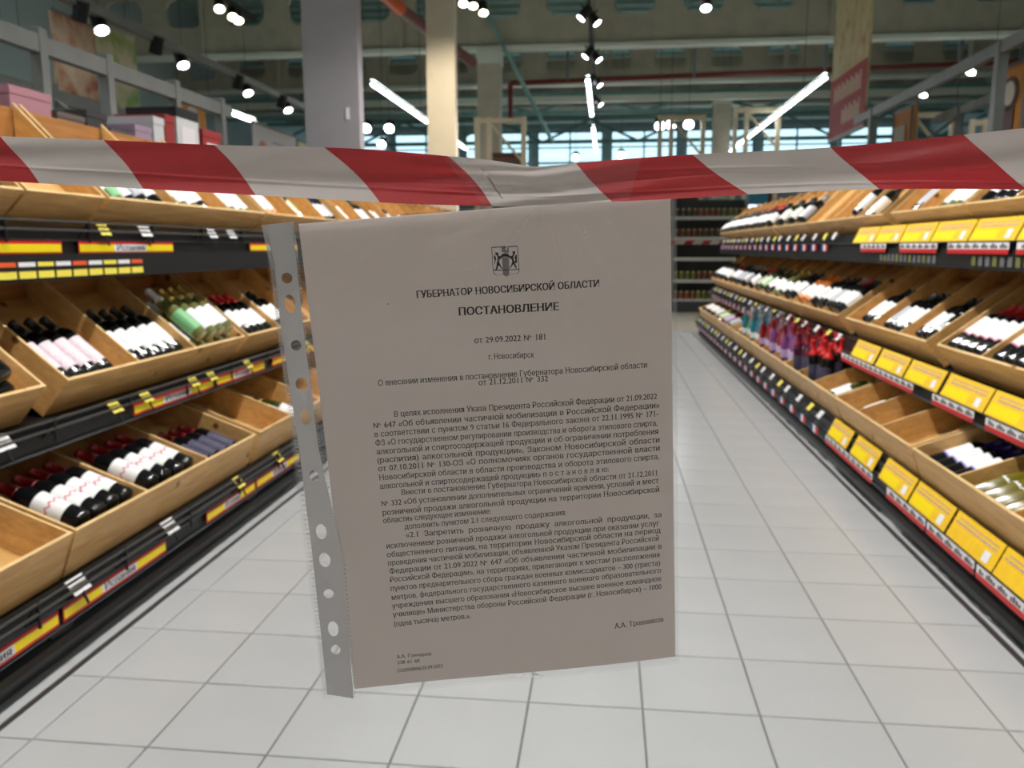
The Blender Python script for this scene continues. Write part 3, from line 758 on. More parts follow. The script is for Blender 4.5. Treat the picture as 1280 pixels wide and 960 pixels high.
place(V+V2, F_ + [tuple(n0+k for k in q[::-1]) for q in F2], 'paper_sheet', PAPER, notice, True)
TV = []; TF = []; BV = []; BF = []
for text, (x0, y0), (x1, y1), kind in LINES:
    L = math.hypot(x1-x0, y1-y0)/1000
    size = {0: .0050, 1: .0057, 2: .0065, 3: .0034}[kind]
    v, f = set_line(text, 1.5 if kind in (1, 2) else .15, .88, L, size)
    dx, dy = (x1-x0)/1000/L, (y1-y0)/1000/L
    base = len(TV)
    TV += [pg(x0/1000+dx*p[0]+dy*p[1], y0/1000+dy*p[0]-dx*p[1], -.0003) for p in v]
    TF += [tuple(base+k for k in q) for q in f]
b0 = len(TV); TV += [pg(.0452+.0004*math.cos(q*1.05), .0496+.0004*math.sin(q*1.05), -.0003) for q in range(6)]; TF.append(tuple(range(b0, b0+6)))
place(TV, TF, 'printed_text', INK, notice)
# coat of arms
def tri_poly(pts):
    from mathutils.geometry import tessellate_polygon
    return tessellate_polygon([[Vector((a, b_, 0)) for a, b_ in pts]])
EV = []; EF = []; GV = []; GF = []
for k, pts in EMBLEM.items():
    if k == 'outline':
        n = len(pts); cx = sum(p[0] for p in pts)/n; cy = sum(p[1] for p in pts)/n
        i = len(EV)
        EV += [pg(a/1000, b_/1000, -.0003) for a, b_ in pts]
        EV += [pg((a+(cx-a)*.045)/1000, (b_+(cy-b_)*.04)/1000, -.0003) for a, b_ in pts]
        for q in range(n): j = (q+1) % n; EF.append((i+q, i+j, i+n+j, i+n+q))
    else:
        gr = k.startswith('band'); A, B = (GV, GF) if gr else (EV, EF)
        i = len(A); A += [pg(a/1000, b_/1000, -.00028 if gr else -.00034) for a, b_ in pts]
        B += [tuple(i+q for q in t_) for t_ in tri_poly(pts)]
emb = place(EV, EF, 'coat_of_arms', INK, notice)
place(GV, GF, 'shield_band', GRINK, emb)
# clear plastic sleeve
def film_mat(name, base=.06, haze=.05, tint=(1, 1, 1), rough=.09, bump=0.0, scale=30, hz=(.85, .82, .80)):
    mt = bpy.data.materials.new(name); mt.use_nodes = True; nt = mt.node_tree; N = nt.nodes; K = nt.links
    N.remove(N['Principled BSDF'])
    tr = N.new('ShaderNodeBsdfTransparent'); tr.inputs[0].default_value = (*tint, 1)
    df = N.new('ShaderNodeBsdfDiffuse'); df.inputs[0].default_value = (*hz, 1)
    gl = N.new('ShaderNodeBsdfGlossy'); gl.inputs['Roughness'].default_value = rough; gl.inputs['Color'].default_value = (1, 1, 1, 1)
    m1 = N.new('ShaderNodeMixShader'); m1.inputs[0].default_value = haze
    K.new(tr.outputs[0], m1.inputs[1]); K.new(df.outputs[0], m1.inputs[2])
    lw = N.new('ShaderNodeLayerWeight'); lw.inputs['Blend'].default_value = .25
    ma = N.new('ShaderNodeMath'); ma.operation = 'MULTIPLY_ADD'; ma.inputs[1].default_value = .6; ma.inputs[2].default_value = base
    ma.use_clamp = True
    K.new(lw.outputs['Fresnel'], ma.inputs[0])
    m2 = N.new('ShaderNodeMixShader'); K.new(ma.outputs[0], m2.inputs[0]); K.new(m1.outputs[0], m2.inputs[1]); K.new(gl.outputs[0], m2.inputs[2])
    if bump:
        tc = N.new('ShaderNodeTexCoord'); ns = N.new('ShaderNodeTexNoise'); ns.inputs['Scale'].default_value = scale; ns.inputs['Detail'].default_value = 3
        ns.inputs['Distortion'].default_value = 1.2
        bp = N.new('ShaderNodeBump'); bp.inputs['Strength'].default_value = bump; bp.inputs['Distance'].default_value = .004
        K.new(tc.outputs['Object'], ns.inputs['Vector']); K.new(ns.outputs['Fac'], bp.inputs['Height']); K.new(bp.outputs['Normal'], gl.inputs['Normal']); K.new(bp.outputs['Normal'], lw.inputs['Normal'])
    K.new(m2.outputs[0], N['Material Output'].inputs['Surface'])
    MATS[name] = mt
    return mt
FILM = film_mat('sleeve_film', .035, .06, rough=.10, bump=.8, scale=12)
sleeve = thing('plastic_sleeve', 'clear punched plastic sleeve holding the printed decree, taped to the barrier tape', 'sleeve', ORIGIN)
HANG = (.135, -.002)
CREASES = [((.128, .0), (.106, .030)), ((.112, .012), (.088, .055)), ((.150, .0), (.176, .050)), ((.165, .0), (.200, .040)), ((.14, .0), (.150, .075)), ((.10, .0), (.072, .022)),
           ((.075, .016), (.098, .008)), ((.07, .03), (.09, .026)), ((.09, .292), (.125, .300)), ((.045, .12), (.020, .16))]
def crease(u, v):
    h_ = 0
    for (a, b_), (c, d_) in CREASES:
        L2 = (c-a)**2+(d_-b_)**2; t_ = ((u-a)*(c-a)+(v-b_)*(d_-b_))/L2
        if -.1 < t_ < 1.1:
            px, py = a+(c-a)*t_, b_+(d_-b_)*t_; d2 = (u-px)**2+(v-py)**2
            h_ += math.exp(-d2/(2*.0011**2))*.0009*max(0, 1-abs(2*t_-1)**3)
    r = math.hypot(u-HANG[0], v-HANG[1]); an = math.atan2(v-HANG[1], u-HANG[0])
    return -h_ - .0008*math.sin(an*11)*math.exp(-r/.06)
V, F_ = grid(SLEEVE, 280, 350, -.0016, crease)
place(V, F_, 'front_film', FILM, sleeve, True)
V, F_ = grid(SLEEVE, 30, 40, .0012)
place(V, F_, 'back_film', FILM, sleeve, True)
# white strips painting bright glints along the sharpest creases of the film
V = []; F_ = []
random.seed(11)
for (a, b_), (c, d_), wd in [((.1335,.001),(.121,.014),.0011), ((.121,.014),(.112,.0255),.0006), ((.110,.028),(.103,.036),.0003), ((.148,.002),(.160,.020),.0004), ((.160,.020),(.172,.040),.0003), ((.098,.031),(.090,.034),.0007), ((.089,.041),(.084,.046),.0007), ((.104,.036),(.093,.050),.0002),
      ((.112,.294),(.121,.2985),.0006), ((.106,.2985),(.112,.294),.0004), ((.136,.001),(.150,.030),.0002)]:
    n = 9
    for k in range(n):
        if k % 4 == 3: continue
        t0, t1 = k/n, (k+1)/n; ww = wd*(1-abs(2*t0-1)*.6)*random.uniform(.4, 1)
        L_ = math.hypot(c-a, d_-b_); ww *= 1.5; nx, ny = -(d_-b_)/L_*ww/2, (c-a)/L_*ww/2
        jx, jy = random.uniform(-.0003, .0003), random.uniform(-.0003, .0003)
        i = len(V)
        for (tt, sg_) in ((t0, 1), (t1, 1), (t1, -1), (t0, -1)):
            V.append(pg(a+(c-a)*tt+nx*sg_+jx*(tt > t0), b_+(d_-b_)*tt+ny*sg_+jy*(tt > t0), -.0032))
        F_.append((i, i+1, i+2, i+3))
cl_ = place(V, F_, 'crease_glints', pm('white_crease_glint', (250, 250, 250), .15, spec=1.0), sleeve); cl_['kind'] = 'stuff'
# punched white binding strip
cu = bpy.data.curves.new('strip_outline', 'CURVE'); cu.dimensions = '2D'; cu.fill_mode = 'FRONT'
def spl(pts):
    sp = cu.splines.new('POLY'); sp.points.add(len(pts)-1); sp.use_cyclic_u = True
    for p, q in zip(sp.points, pts): p.co = (q[0], q[1], 0, 1)
def dense(pts, n=6):
    out = []
    for a, b_ in zip(pts, pts[1:]+pts[:1]):
        for k in range(n): out.append((a[0]+(b_[0]-a[0])*k/n, a[1]+(b_[1]-a[1])*k/n))
    return out
spl(dense(STRIP))
for x, y, rx, ry in HOLES: spl([(x+rx*math.cos(2*math.pi*k/20), y+ry*math.sin(2*math.pi*k/20)) for k in range(20)])
oc = bpy.data.objects.new('strip_outline', cu); COL.objects.link(oc)
DG.update(); ev = oc.evaluated_get(DG); me = ev.to_mesh()
V = [pg(v.co.x/1000, v.co.y/1000, -.0010, False) for v in me.vertices]; F_ = [tuple(p.vertices) for p in me.polygons]
ev.to_mesh_clear(); bpy.data.objects.remove(oc)
STRIPM = pm('white_binding_plastic', (222, 216, 214), .35, spec=.4)
st_ = place(V, F_, 'binding_strip', STRIPM, sleeve); tag(st_, 'whitish binding strip with eleven punched holes')
# crimped edge and ribbed weld seam beside the strip
left = STRIP[:8]; right = STRIP[8:][::-1]
def along(pts, t_):
    t_ *= len(pts)-1; i = min(int(t_), len(pts)-2); q = t_-i
    return pts[i][0]+(pts[i+1][0]-pts[i][0])*q, pts[i][1]+(pts[i+1][1]-pts[i][1])*q
SEAM = film_mat('crimped_film', .25, .30, rough=.12)
V = []; F_ = []
for k in range(150):
    for side, pts, o0, o1 in ((0, left, -2.2, -.1), (1, right, .3, 1.5)):
        x, y = along(pts, k/150); i = len(V)
        V += [pg((x+o0)/1000, y/1000, -.0013, False), pg((x+o1)/1000, y/1000, -.0013, False), pg((x+o1)/1000, (y+1.1)/1000, -.0019, False), pg((x+o0)/1000, (y+1.1)/1000, -.0019, False)]
        F_.append((i, i+1, i+2, i+3))
place(V, F_, 'crimped_seam', SEAM, sleeve)
# ================================================================ BARRIER TAPE
ET = pm('tape_red', (190, 52, 56), .14, spec=.8, coat=.3); WT = pm('tape_white', (212, 200, 196), .14, spec=.8, coat=.3)
for mt_, cc in ((ET, (.62, .06, .07, 1)), (WT, (.80, .74, .70, 1))):
    nt = mt_.node_tree; tl_ = nt.nodes.new('ShaderNodeBsdfTranslucent'); tl_.inputs['Color'].default_value = cc
    mx_ = nt.nodes.new('ShaderNodeMixShader'); mx_.inputs[0].default_value = .35
    nt.links.new(nt.nodes['Principled BSDF'].outputs[0], mx_.inputs[1]); nt.links.new(tl_.outputs[0], mx_.inputs[2])
    nt.links.new(mx_.outputs[0], nt.nodes['Material Output'].inputs['Surface'])
STR = [0, 0, 1, 0, 1, 1, 0, 0, 0, 0, 0, 1, 1, 0, 0, 1, 1, 0, 0]
# colour of each segment between consecutive TAPE stations: 1 = red
def seg_colour(i):
    mx = i
    return [1,0,1,0,1,1,0,0,0,0,0,1,1,0,0,1,1,0,0,0][mx]
V = []; F_ = []; MI = []; NV = 40; NS = 8; n = len(TAPE)
def tw(a, b_, c, d_, t_):  # catmull-rom
    return .5*((2*b_)+(-a+c)*t_+(2*a-5*b_+4*c-d_)*t_*t_+(-a+3*b_-3*c+d_)*t_**3)
rows = []
for i in range(n-1):
    for k in range(NS + (1 if i == n-2 else 0)):
        t_ = k/NS; P = [TAPE[max(0, i-1)], TAPE[i], TAPE[i+1], TAPE[min(n-1, i+2)]]
        c_ = [tuple(tw(*(q[e][d_] for q in P), t_) for d_ in (0, 1)) for e in (0, 1)]
        rows.append((c_, i))
for c_, i in rows:
    (ax, ay), (bx_, by) = c_
    for j in range(NV+1):
        q = j/NV; x = ax+(bx_-ax)*(q + .10*math.sin(math.pi*q)*(1 if ax < 100 else -.6)); y = ay+(by-ay)*q
        pinch = math.exp(-((ax-125)/55)**2)
        z_ = -.004 - .0022*math.sin(math.pi*q) + pinch*.0009*math.sin(q*17+ax*.05) + .0007*math.sin(q*7+ax*.021)*(1-pinch) + .0005*math.exp(-((q-.72-.0004*ax)/.018)**2) - .0005*math.exp(-((q-.55+.0008*(ax-120))/.016)**2)*math.exp(-((ax-170)/110)**2) + .0005*math.exp(-((q-.3-.0012*(ax-200))/.016)**2)*math.exp(-((ax-230)/60)**2)
        V.append(PO + PX*(x/1000) + PY*(y/1000) + PN*z_)
for r_ in range(len(rows)-1):
    for j in range(NV):
        k = r_*(NV+1)+j; F_.append((k, k+1, k+NV+2, k+NV+1)); MI.append(0 if seg_colour(rows[r_][1]) else 1)
tape = place(V, F_, 'barrier_tape', [ET, WT], None, True, MI)
tape.location = ORIGIN
tag(tape, 'red and white striped barrier tape stretched across the aisle entrance', 'tape')
ADH = film_mat('adhesive_tape_film', .03, .03, rough=.10, bump=.9, scale=22)
def adh(u, v): return .0006*math.sin(u*160+v*60)+.0005*math.sin(v*240-u*70)
V, F_ = grid([(83,-29.5),(192,-22),(182,6),(112,9)], 70, 30, -.0085, adh)
V = [v_ - PN*0 for v_ in V]
ad_ = place(V, F_, 'adhesive_tape', ADH, None, True); ad_.location = ORIGIN
tag(ad_, 'clear wrinkled adhesive tape fixing the sleeve to the barrier tape', 'adhesive tape')
# ================================================================ PRICE STRIPS AND CARDS
def strip_y(s, t, y, ln, word=True, style='yellow', n=0, zoff=0.0):
    xf, zf, ang, L, h = TIER[(s, t)]; a = math.radians(ang); zb = zf-h*math.cos(a)
    x = s*(xf-(.001 if s < 0 else .020)); z0 = zb-LOFF[(s, t)]+zoff; H_ = .044
    kind = {'yellow': ('red and yellow strip with white centre', 'label strips'), 'red': ('white price strip with red band', 'price strips'),
            'flag': ('small blue white and red strip', 'flag price strips')}[style]
    o = thing('label_strip', '%s, %s from the near end, %s %s rail' % (kind[0], ORD[n], TNAME[t], SIDE[s]), 'label strip', (x, y, z0), '%s on the %s rails' % (kind[1], SIDE[s]))
    def pn(nm, y0, y1, z_0, z_1, th, mt):
        b = MB(); sbox(b, s, -th, .002, y0, y1, z_0, z_1); return b.obj(nm, mt, o)
    if style == 'yellow':
        pn('strip_board', 0, ln, 0, H_, .0, RED)
        yp = pn('yellow_panel', .004, ln-.004, .009, H_-.009, .0012, pm('bright_yellow', (252, 226, 20), .45))
        w0, w1 = (ln*.33, ln*.67)
        wp = pn('white_panel', w0, w1, .009, H_-.009, .002, WHITEP)
        if word:
            v, f = set_line('Испания', 1.0, .8, (w1-w0)*.9, .030)
            me = bpy.data.meshes.new('printed_word')
            me.from_pydata([(-s*.0026, (w0+w1)/2 + (-s)*(-1)*0 + (w0+w1)*0 + ((p[0]-(w1-w0)*.45) * (1 if s < 0 else -1)), .0135+p[1]) for p in v], [], f)
            me.materials.append(GREYP); mobj('printed_word', me, o)
    elif style == 'red':
        pn('strip_board', 0, ln, 0, H_, .0, WHITEP); pn('red_band', 0, ln, 0, .018, .001, RED)
        b = MB()
        for k in range(int(ln/.016)-1):
            hh = .010+.012*((k*7) % 5)/5
            if k % 5 != 4: sbox(b, s, -.0012, .0, .012+k*.016, .022+k*.016, .022, .022+hh)
        b.obj('printed_marks', GREYP, o)['kind'] = 'stuff'
    else:
        pn('strip_board', 0, ln, 0, H_, .0, WHITEP); pn('blue_band', ln*.66, ln, 0, H_, .001, BLUEP); pn('red_band', 0, ln*.33, 0, H_, .001, RED)
# left gondola: strips with measured ends
cnt = {}
def S(s, t, y0, y1, **k):
    key = (s, t, k.get('style', 'yellow')); n_ = cnt.get(key, 0); cnt[key] = n_+1; strip_y(s, t, y0, y1-y0, n=n_, **k)
for a, c in ((1.72, 2.62), (2.71, 3.34), (4.10, 4.75), (5.2, 5.85)): S(-1, 'top', a-.02, c-.02)
for a, c in ((1.30, 2.02), (2.78, 3.40), (3.43, 3.95), (4.05, 4.75), (4.85, 5.5)): S(-1, 'mid', a, c)
for a, c in ((1.05, 1.45), (1.47, 2.01), (2.03, 2.58), (2.88, 3.32), (3.34, 3.85)): S(-1, 'low', a, c)
for a, c in ((2.55, 2.98), (3.04, 3.60), (3.72, 4.20), (4.42, 4.86)): S(1, 'top', a+.25, c+.25, style='red')
for a, c in ((2.2, 2.6), (2.72, 3.12), (3.22, 3.62), (3.85, 5.0)): S(1, 'mid', a, c, style='red')
for a, c in ((1.7, 2.2), (2.22, 2.68), (2.70, 3.10), (3.12, 3.55), (3.75, 4.55)): S(1, 'low', a, c, style='red')
for t, y in (('top', 5.85), ('mid', 5.2), ('low', 4.72)):
    while y < 11.2: S(1, t, y, y+.17, style='flag'); y += .30
# small clipped cards on the left wire rails
CC = {}
def small_card(t, y, white, n_, s=-1, wd=.058):
    xf, zf, ang, L, h = TIER[(s, t)]; zb = zf-h*math.cos(math.radians(ang))
    colr = 'white' if white else 'yellow'; key_ = (s, t, white); CC[key_] = CC.get(key_, 0)+1; n_ = CC[key_]-1
    o = thing('price_card', 'small %s tilted price card, %s from the near end, %s %s rail' % (colr, ORD[n_], TNAME[t], SIDE[s]), 'price card',
              (s*(xf-.020), y, zb-.028), 'clipped price cards on the %s rails' % SIDE[s])
    o.rotation_euler = (0, s*math.radians(28 if t == 'top' else 38), 0)
    b = MB(); b.box(-.0008, .0008, -wd/2, wd/2, 0, .050); b.obj('card', WHITEP if white else YELP, o)
    b = MB()
    for k in range(3): b.box(*((-.0012, -.0008) if s > 0 else (.0008, .0012)), -wd*.4, wd*(.1+.1*k), .010+.013*k, .0122+.013*k)
    b.obj('printed_marks', pm('faint_print', (150, 150, 120), .6), o)['kind'] = 'stuff'
    b = MB(); b.tube((-.004, 0, 0), (-.012, 0, -.035), .004, 6); b.tube((0, 0, .003), (-.004, 0, 0), .004, 6); b.obj('clip', BLACK, o)
for t, lst in (('top', [(2.83, 0), (3.10, 1), (3.66, 1), (3.86, 1), (4.55, 0), (4.85, 0), (5.3, 0)]), ('mid', [(2.11, 1), (2.66, 0), (2.86, 0), (3.22, 0), (3.38, 0), (3.75, 0), (4.55, 0)]),
               ('low', [(2.10, 1), (2.61, 1), (3.16, 0), (3.58, 0), (4.0, 0)])):
    for i, (y, wh) in enumerate(lst): small_card(t, y, wh, i, wd=.075 if wh else .06)
for t, y in (('top', 5.75), ('mid', 5.15), ('low', 4.75)):
    k = 0
    while y < 11.2: small_card(t, y, k % 3 != 1, 0, s=1, wd=.07); y += .23+.06*(k % 3); k += 1
# hanging row of little shelf tickets below the upper left rail
tk = 0
for row, z in ((0, 1.148), (1, 1.112)):
    y = 2.18
    while y < 3.0:
        wd = .075; mt = [WHITEP, YELP, WHITEP, pm('orange_ticket', (232, 96, 50), .5)][(tk*3+row) % (4 if row == 0 else 3)]
        o = thing('shelf_ticket', 'tiny %s shelf ticket, %s in the %s row under the upper left rail' % ({'white_card': 'white', 'pale_yellow_card': 'yellow'}.get(mt.name, 'orange'), ORD[int((y-2.18)/.087+.01)], 'top' if row == 0 else 'bottom'), 'ticket', (-1.775, y, z-.012), 'tiny tickets under the upper left rail')
        b = MB(); b.box(-.001, .001, 0, wd, 0, .022 if row else .014); b.obj('ticket', mt, o); tk += 1
        y += .087
b = MB(); b.box(-1.785, -1.777, 1.0, 7.0, 1.09, 1.175)
tag(b.obj('ticket_rail', BLACK), 'black ticket rail hanging under the upper left tier', 'rail')
b = MB(); b.box(1.492, 1.500, 1.0, 11.3, 1.10, 1.185)
tag(b.obj('ticket_rail', BLACK), 'black ticket rail hanging under the upper right tier', 'rail')
k = 0  # small grey and olive plates painting a row of bottle glints
for y0_, y1_ in ((2.5, 2.95), (3.15, 3.6), (4.0, 4.8)):
    y = y0_
    while y < y1_:
        o = thing('shelf_ticket', 'tiny grey stand-in for a bottle glint, %s from the near end under the upper right rail' % ORD[k], 'ticket', (1.490, y, 1.115), 'grey stand-ins for bottle glints under the upper right rail')
        b = MB(); b.box(-.001, .001, 0, .035, 0, .038); b.obj('ticket', pm('grey_glint', (110, 112, 112), .4) if k % 3 else pm('olive_glint', (120, 122, 70), .4), o); k += 1; y += .062
# large amber offer cards on the right gondola
def big_card(t, y, ln, n_, dark=False):
    s = 1; xf, zf, ang, L, h = TIER[(s, t)]; zb = zf-h*math.cos(math.radians(ang))
    o = thing('offer_card', 'large %s offer card, %s from the near end, right %s tier' % ('amber' if dark else 'yellow', ORD[n_], TNAME[t]), 'offer card', (xf-.012, y, zb-{'top': .052, 'mid': .078, 'low': .075}[t]), 'large yellow offer cards on the right gondola')
    o.rotation_euler = (0, math.radians(24), 0)
    H_ = .098
    b = MB(); b.box(-.0012, .0012, 0, ln, 0, H_); b.obj('card', ORY, o)
    b = MB(); b.box(-.0020, -.0012, ln*.40, ln*.96, .008, .048); b.obj('yellow_panel', pm('lemon_panel', (255, 228, 0), .45) if not dark else ORY, o)
    b = MB(); b.box(-.0026, -.0018, ln*.12, ln*.12+.042, .010, .046); b.obj('white_sticker', WHITEP, o)
    b = MB()
    for r_, (z, hh) in enumerate(((.060, .006), (.076, .004))):
        x = ln*.08
        k = 0
        while x < ln*.9:
            w_ = .010+.008*((k*5+r_*3) % 4); b.box(-.0020, -.0012, x, min(x+w_, ln*.94), z, z+hh); x += w_+.005; k += 1
    b.obj('printed_marks', LILAC, o)['kind'] = 'stuff'
    b = MB(); b.box(0.0014, .004, -.002, ln+.002, -.004, .012); b.obj('card_holder', DGREY, o)
for t, lst in (('top', [2.45, 2.86, 3.27, 3.68, 4.09, 4.50, 4.91]), ('mid', [1.95, 2.34, 2.76, 3.17, 3.60, 4.02, 4.45]), ('low', [1.50, 1.86, 2.24, 2.60, 2.97, 3.34, 3.78, 4.20])):
    for i, y in enumerate(lst): big_card(t, y, .395 if t != 'low' else .35, i, dark=(t == 'low' and i in (2, 3)))
# ================================================================ HALL: columns, beams, services
def column(x0, x1, y0, mt, label, ztop=7.8, dp=.48):
    o = thing('column', label, 'column', ((x0+x1)/2, y0+dp/2, 0))
    b = MB(); hw = (x1-x0)/2; b.box(-hw, hw, -dp/2, dp/2, 0, ztop); b.obj('shaft', mt, o)
    b = MB(); b.box(-hw-.02, hw+.02, -dp/2-.02, dp/2+.02, ztop-.3, ztop); b.obj('cap_plate', FLANGE, o)
    return o
c1 = column(-2.706, -2.205, 7.45, CONC, 'wide grey painted column behind the left gondola', dp=.14)
b = MB(); b.box(.13, .16, -.08, -.07, 2.32, 2.42); b.obj('socket_plate', WHITEP, c1)
column(-2.71, -2.28, 12.7, CREAM, 'cream column lit by a spotlight, behind the grey one', dp=.18)
column(-2.82, -2.34, 18.4, BEAM, 'distant olive grey column under the roof girder', 5.38)
column(2.9, 3.35, 24.2, BEAM, 'far thin grey column right of the aisle', 5.38)
def girder(y, z0, hgt, pitch, off, hole_w, hole_h, hz, label, mt=BEAM):
    o = thing('roof_girder', label, 'girder', (0, y, z0), 'castellated roof girders')
    # web made of plate strips around rounded openings
    b = MB(); x = -11.9 + off; z_lo, z_hi = hz-hole_h/2, hz+hole_h/2; th = .05
    b.box(-11.9, 11.9, -th, th, .08, z_lo); b.box(-11.9, 11.9, -th, th, z_hi, hgt)
    px = -11.9
    while x < 11.9-hole_w:
        b.box(px, x, -th, th, z_lo, z_hi)
        ch = min(hole_w, hole_h)*.30
        for (xa, sx) in ((x, 1), (x+hole_w, -1)):
            for (za, sz) in ((z_lo, 1), (z_hi, -1)):
                tri = [(xa, za), (xa+sx*ch, za), (xa+sx*ch*.35, za+sz*ch*.35), (xa, za+sz*ch)]
                b.prism(tri, -th, th)
        px = x+hole_w; x += pitch
    b.box(px, 11.9, -th, th, z_lo, z_hi); b.obj('web', mt, o)
    b = MB(); b.box(-11.9, 11.9, -.17, .17, 0, .08); b.obj('bottom_flange', FLANGE, o)
    b = MB(); b.box(-11.9, 11.9, -.17, .17, hgt, hgt+.08); b.obj('top_flange', FLANGE, o)
    n = 0
    for x in (-9, -4.5, 0, 4.5, 9):
        b = MB(); b.box(x-.04, x+.04, -.14, .14, .08, hgt); b.obj('stiffener', mt, o)
girder(18.6, 5.36, 1.75, 1.42, .62, .86, .62, .98, 'nearest deep roof girder with a row of openings')
girder(22.9, 5.40, 1.55, 1.42, .30, .80, .50, .62, 'second roof girder with openings above the red pipe')
girder(27.0, 5.45, 1.45, 1.5, .40, .80, .45, .7, 'third roof girder, behind the red pipe')
girder(30.8, 5.60, 1.3, 1.5, .80, .80, .45, .7, 'farthest roof girder near the windows')
# lattice trusses between the girders
def truss(y, z0, z1, label, st=1.6):
    o = thing('roof_truss', label, 'truss', (0, y, z0), 'teal grey lattice trusses')
    b = MB(); b.box(-11.9, 11.9, -.06, .06, 0, .12); b.obj('bottom_chord', TEAL, o)
    b = MB(); b.box(-11.9, 11.9, -.06, .06, z1-z0-.1, z1-z0); b.obj('top_chord', TEAL, o)
    x = -11.8; k = 0
    while x < 11.5:
        a, c = (0.06, z1-z0-.06) if k % 2 == 0 else (z1-z0-.06, .06)
        b = MB(); b.tube((x, 0, a), (x+st, 0, c), .045, 6); b.obj('diagonal', TEAL, o); x += st; k += 1
truss(25.0, 4.98, 5.6, 'teal lattice truss under the girders, the nearer one')
truss(29.0, 4.65, 5.5, 'teal lattice truss farther back, just above the windows')
b = MB(); b.box(-11.9, 11.9, -.12, .12, 0, .16)
o = b.obj('crane_beam', FLANGE); o.location = (0, 23.8, 5.12); tag(o, 'long pale horizontal beam under the second girder', 'beam')
o = thing('pipe_run', 'dark red fire pipe running across the hall under the roof', 'pipe', (0, 21.0, 5.28))
b = MB(); b.tube((-2.4, 0, -.14), (11.9, 0, .12), .06, 10); b.obj('pipe', REDPIPE, o)
b = MB(); b.tube((-2.4, 0, -.14), (-2.4, 0, -1.0), .06, 10); b.obj('riser', REDPIPE, o)
for x in (-1, 2, 5, 8): b = MB(); b.box(x-.03, x+.03, -.08, .08, -.1, .6); b.obj('bracket', STEEL, o)
o = thing('duct_run', 'sloping red brown pipe with an orange end beside the cream column', 'pipe', (-4.4, 14.5, 5.0))
b = MB(); b.tube((.80, .32, .26), (1.6, 3.2, -.05), .10, 10); b.obj('pipe', pm('brown_red_pipe', (110, 60, 52), .5), o)
b = MB(); b.tube((.35, -2.0, .50), (.80, .32, .26), .12, 10); b.obj('orange_end', pm('orange_pipe', (214, 92, 36), .5), o)
b = MB(); b.tube((-2.66, 18.50, 6.2), (-1.18, 18.3, 3.4), .045, 8); b.v = [(v[0]+2, v[1]-18, v[2]-4.7) for v in b.v]
o = b.obj('tie_rod', TEAL); o.location = (-2, 18, 4.7); tag(o, 'slanting teal tie rod right of the cream column', 'tie rod')
# ---------------------------------------------------------------- lights
UP_FILL = pm('added_uplight_glow', (255, 255, 255), .5, emit=((236, 250, 246), 11.5))  # glow added on the batten tops to brighten roof and girders
def batten(x, y0, y1, z, label, group='linear LED battens'):
    o = thing('led_batten', label, 'light', (x, (y0+y1)/2, z), group)
    h_ = (y1-y0)/2
    b = MB(); b.box(-.035, .035, -h_, h_, .0, .05); b.obj('housing', STEEL, o)
    b = MB(); b.box(-.03, .03, -h_+.02, h_-.02, -.03, 0); b.obj('diffuser', TUBE, o)
    b = MB(); b.box(-.025, .025, -h_+.02, h_-.02, .05, .062); b.obj('added_uplight', UP_FILL, o)
    for y in (-h_*.7, h_*.7): b = MB(); b.tube((0, y, .05), (0, y, 7.88-z), .006, 5); b.obj('hanger', WIRE, o)
batten(-4.08, 14.6, 19.1, 4.0, 'LED batten between the grey column and the cream column')
batten(-4.08, 21.4, 24.4, 4.0, 'LED batten just right of the cream column, low down')
batten(3.60, 15.0, 25.8, 4.0, 'long LED batten left of the hanging banner on the right')
batten(3.60, 26.2, 29.0, 4.0, 'far LED batten continuing the long right one')
batten(7.38, 17.3, 19.7, 4.0, 'LED batten at the right between post and hanging banner')
batten(7.38, 14.4, 17.0, 4.0, 'LED batten at far right crossing the orange poster')
batten(-7.92, 16.0, 18.6, 4.0, 'LED batten left of the grey column above the white poster')
batten(-7.92, 13.2, 15.8, 4.0, 'LED batten left, passing behind the rack post')
batten(-7.75, 10.3, 10.8, 4.0, 'short LED batten in the top left corner')
batten(-.36, 14.7, 18.6, 4.0, 'LED batten above the aisle under the spotlight track')
batten(-.36, 20.5, 25.5, 4.0, 'LED batten above the aisle farther away')
nb = 0
for y0 in (-3.6, -.2, 3.4): # unseen battens added over the camera side to brighten the notice
    for x in (-7.92, -4.08, 3.6, 7.38):
        batten(x, y0, y0+2.8, 4.0, '%s added LED batten, out of view over the near part of the hall' % ORD[nb], 'fill battens added over the near part of the hall'); nb += 1
def spot_head(parent, x, y, z, aim, r=.06, ln=.17, glow=None):
    """cylindrical head, x y z relative to the parent, aimed along `aim`"""
    d = Vector(aim).normalized(); p = Vector((x, y, z))
    b = MB(); b.tube(p-d*ln, p, r*.9, 12, r); h_ = b.obj('lamp_head', BLACK, parent)
    b = MB(); b.tube(p+d*.001, p+d*.006, r*.86, 12); b.obj('lens', glow or LAMP, h_)
    b = MB(); b.tube(p-d*ln*.6, (x, y, z+.16), .012, 6); b.obj('stem', BLACK, h_)
    return d
def spot_light(pos, aim, power, size=75, col=(1, .97, .93), nm='spotlight'):
    l = bpy.data.lights.new(nm, 'SPOT'); l.energy = power; l.spot_size = math.radians(size); l.spot_blend = .8; l.shadow_soft_size = .07
    l.color = col
    o = bpy.data.objects.new(nm, l); COL.objects.link(o); o.location = pos
    o.rotation_euler = Vector(aim).to_track_quat('-Z', 'Y').to_euler()
    return o
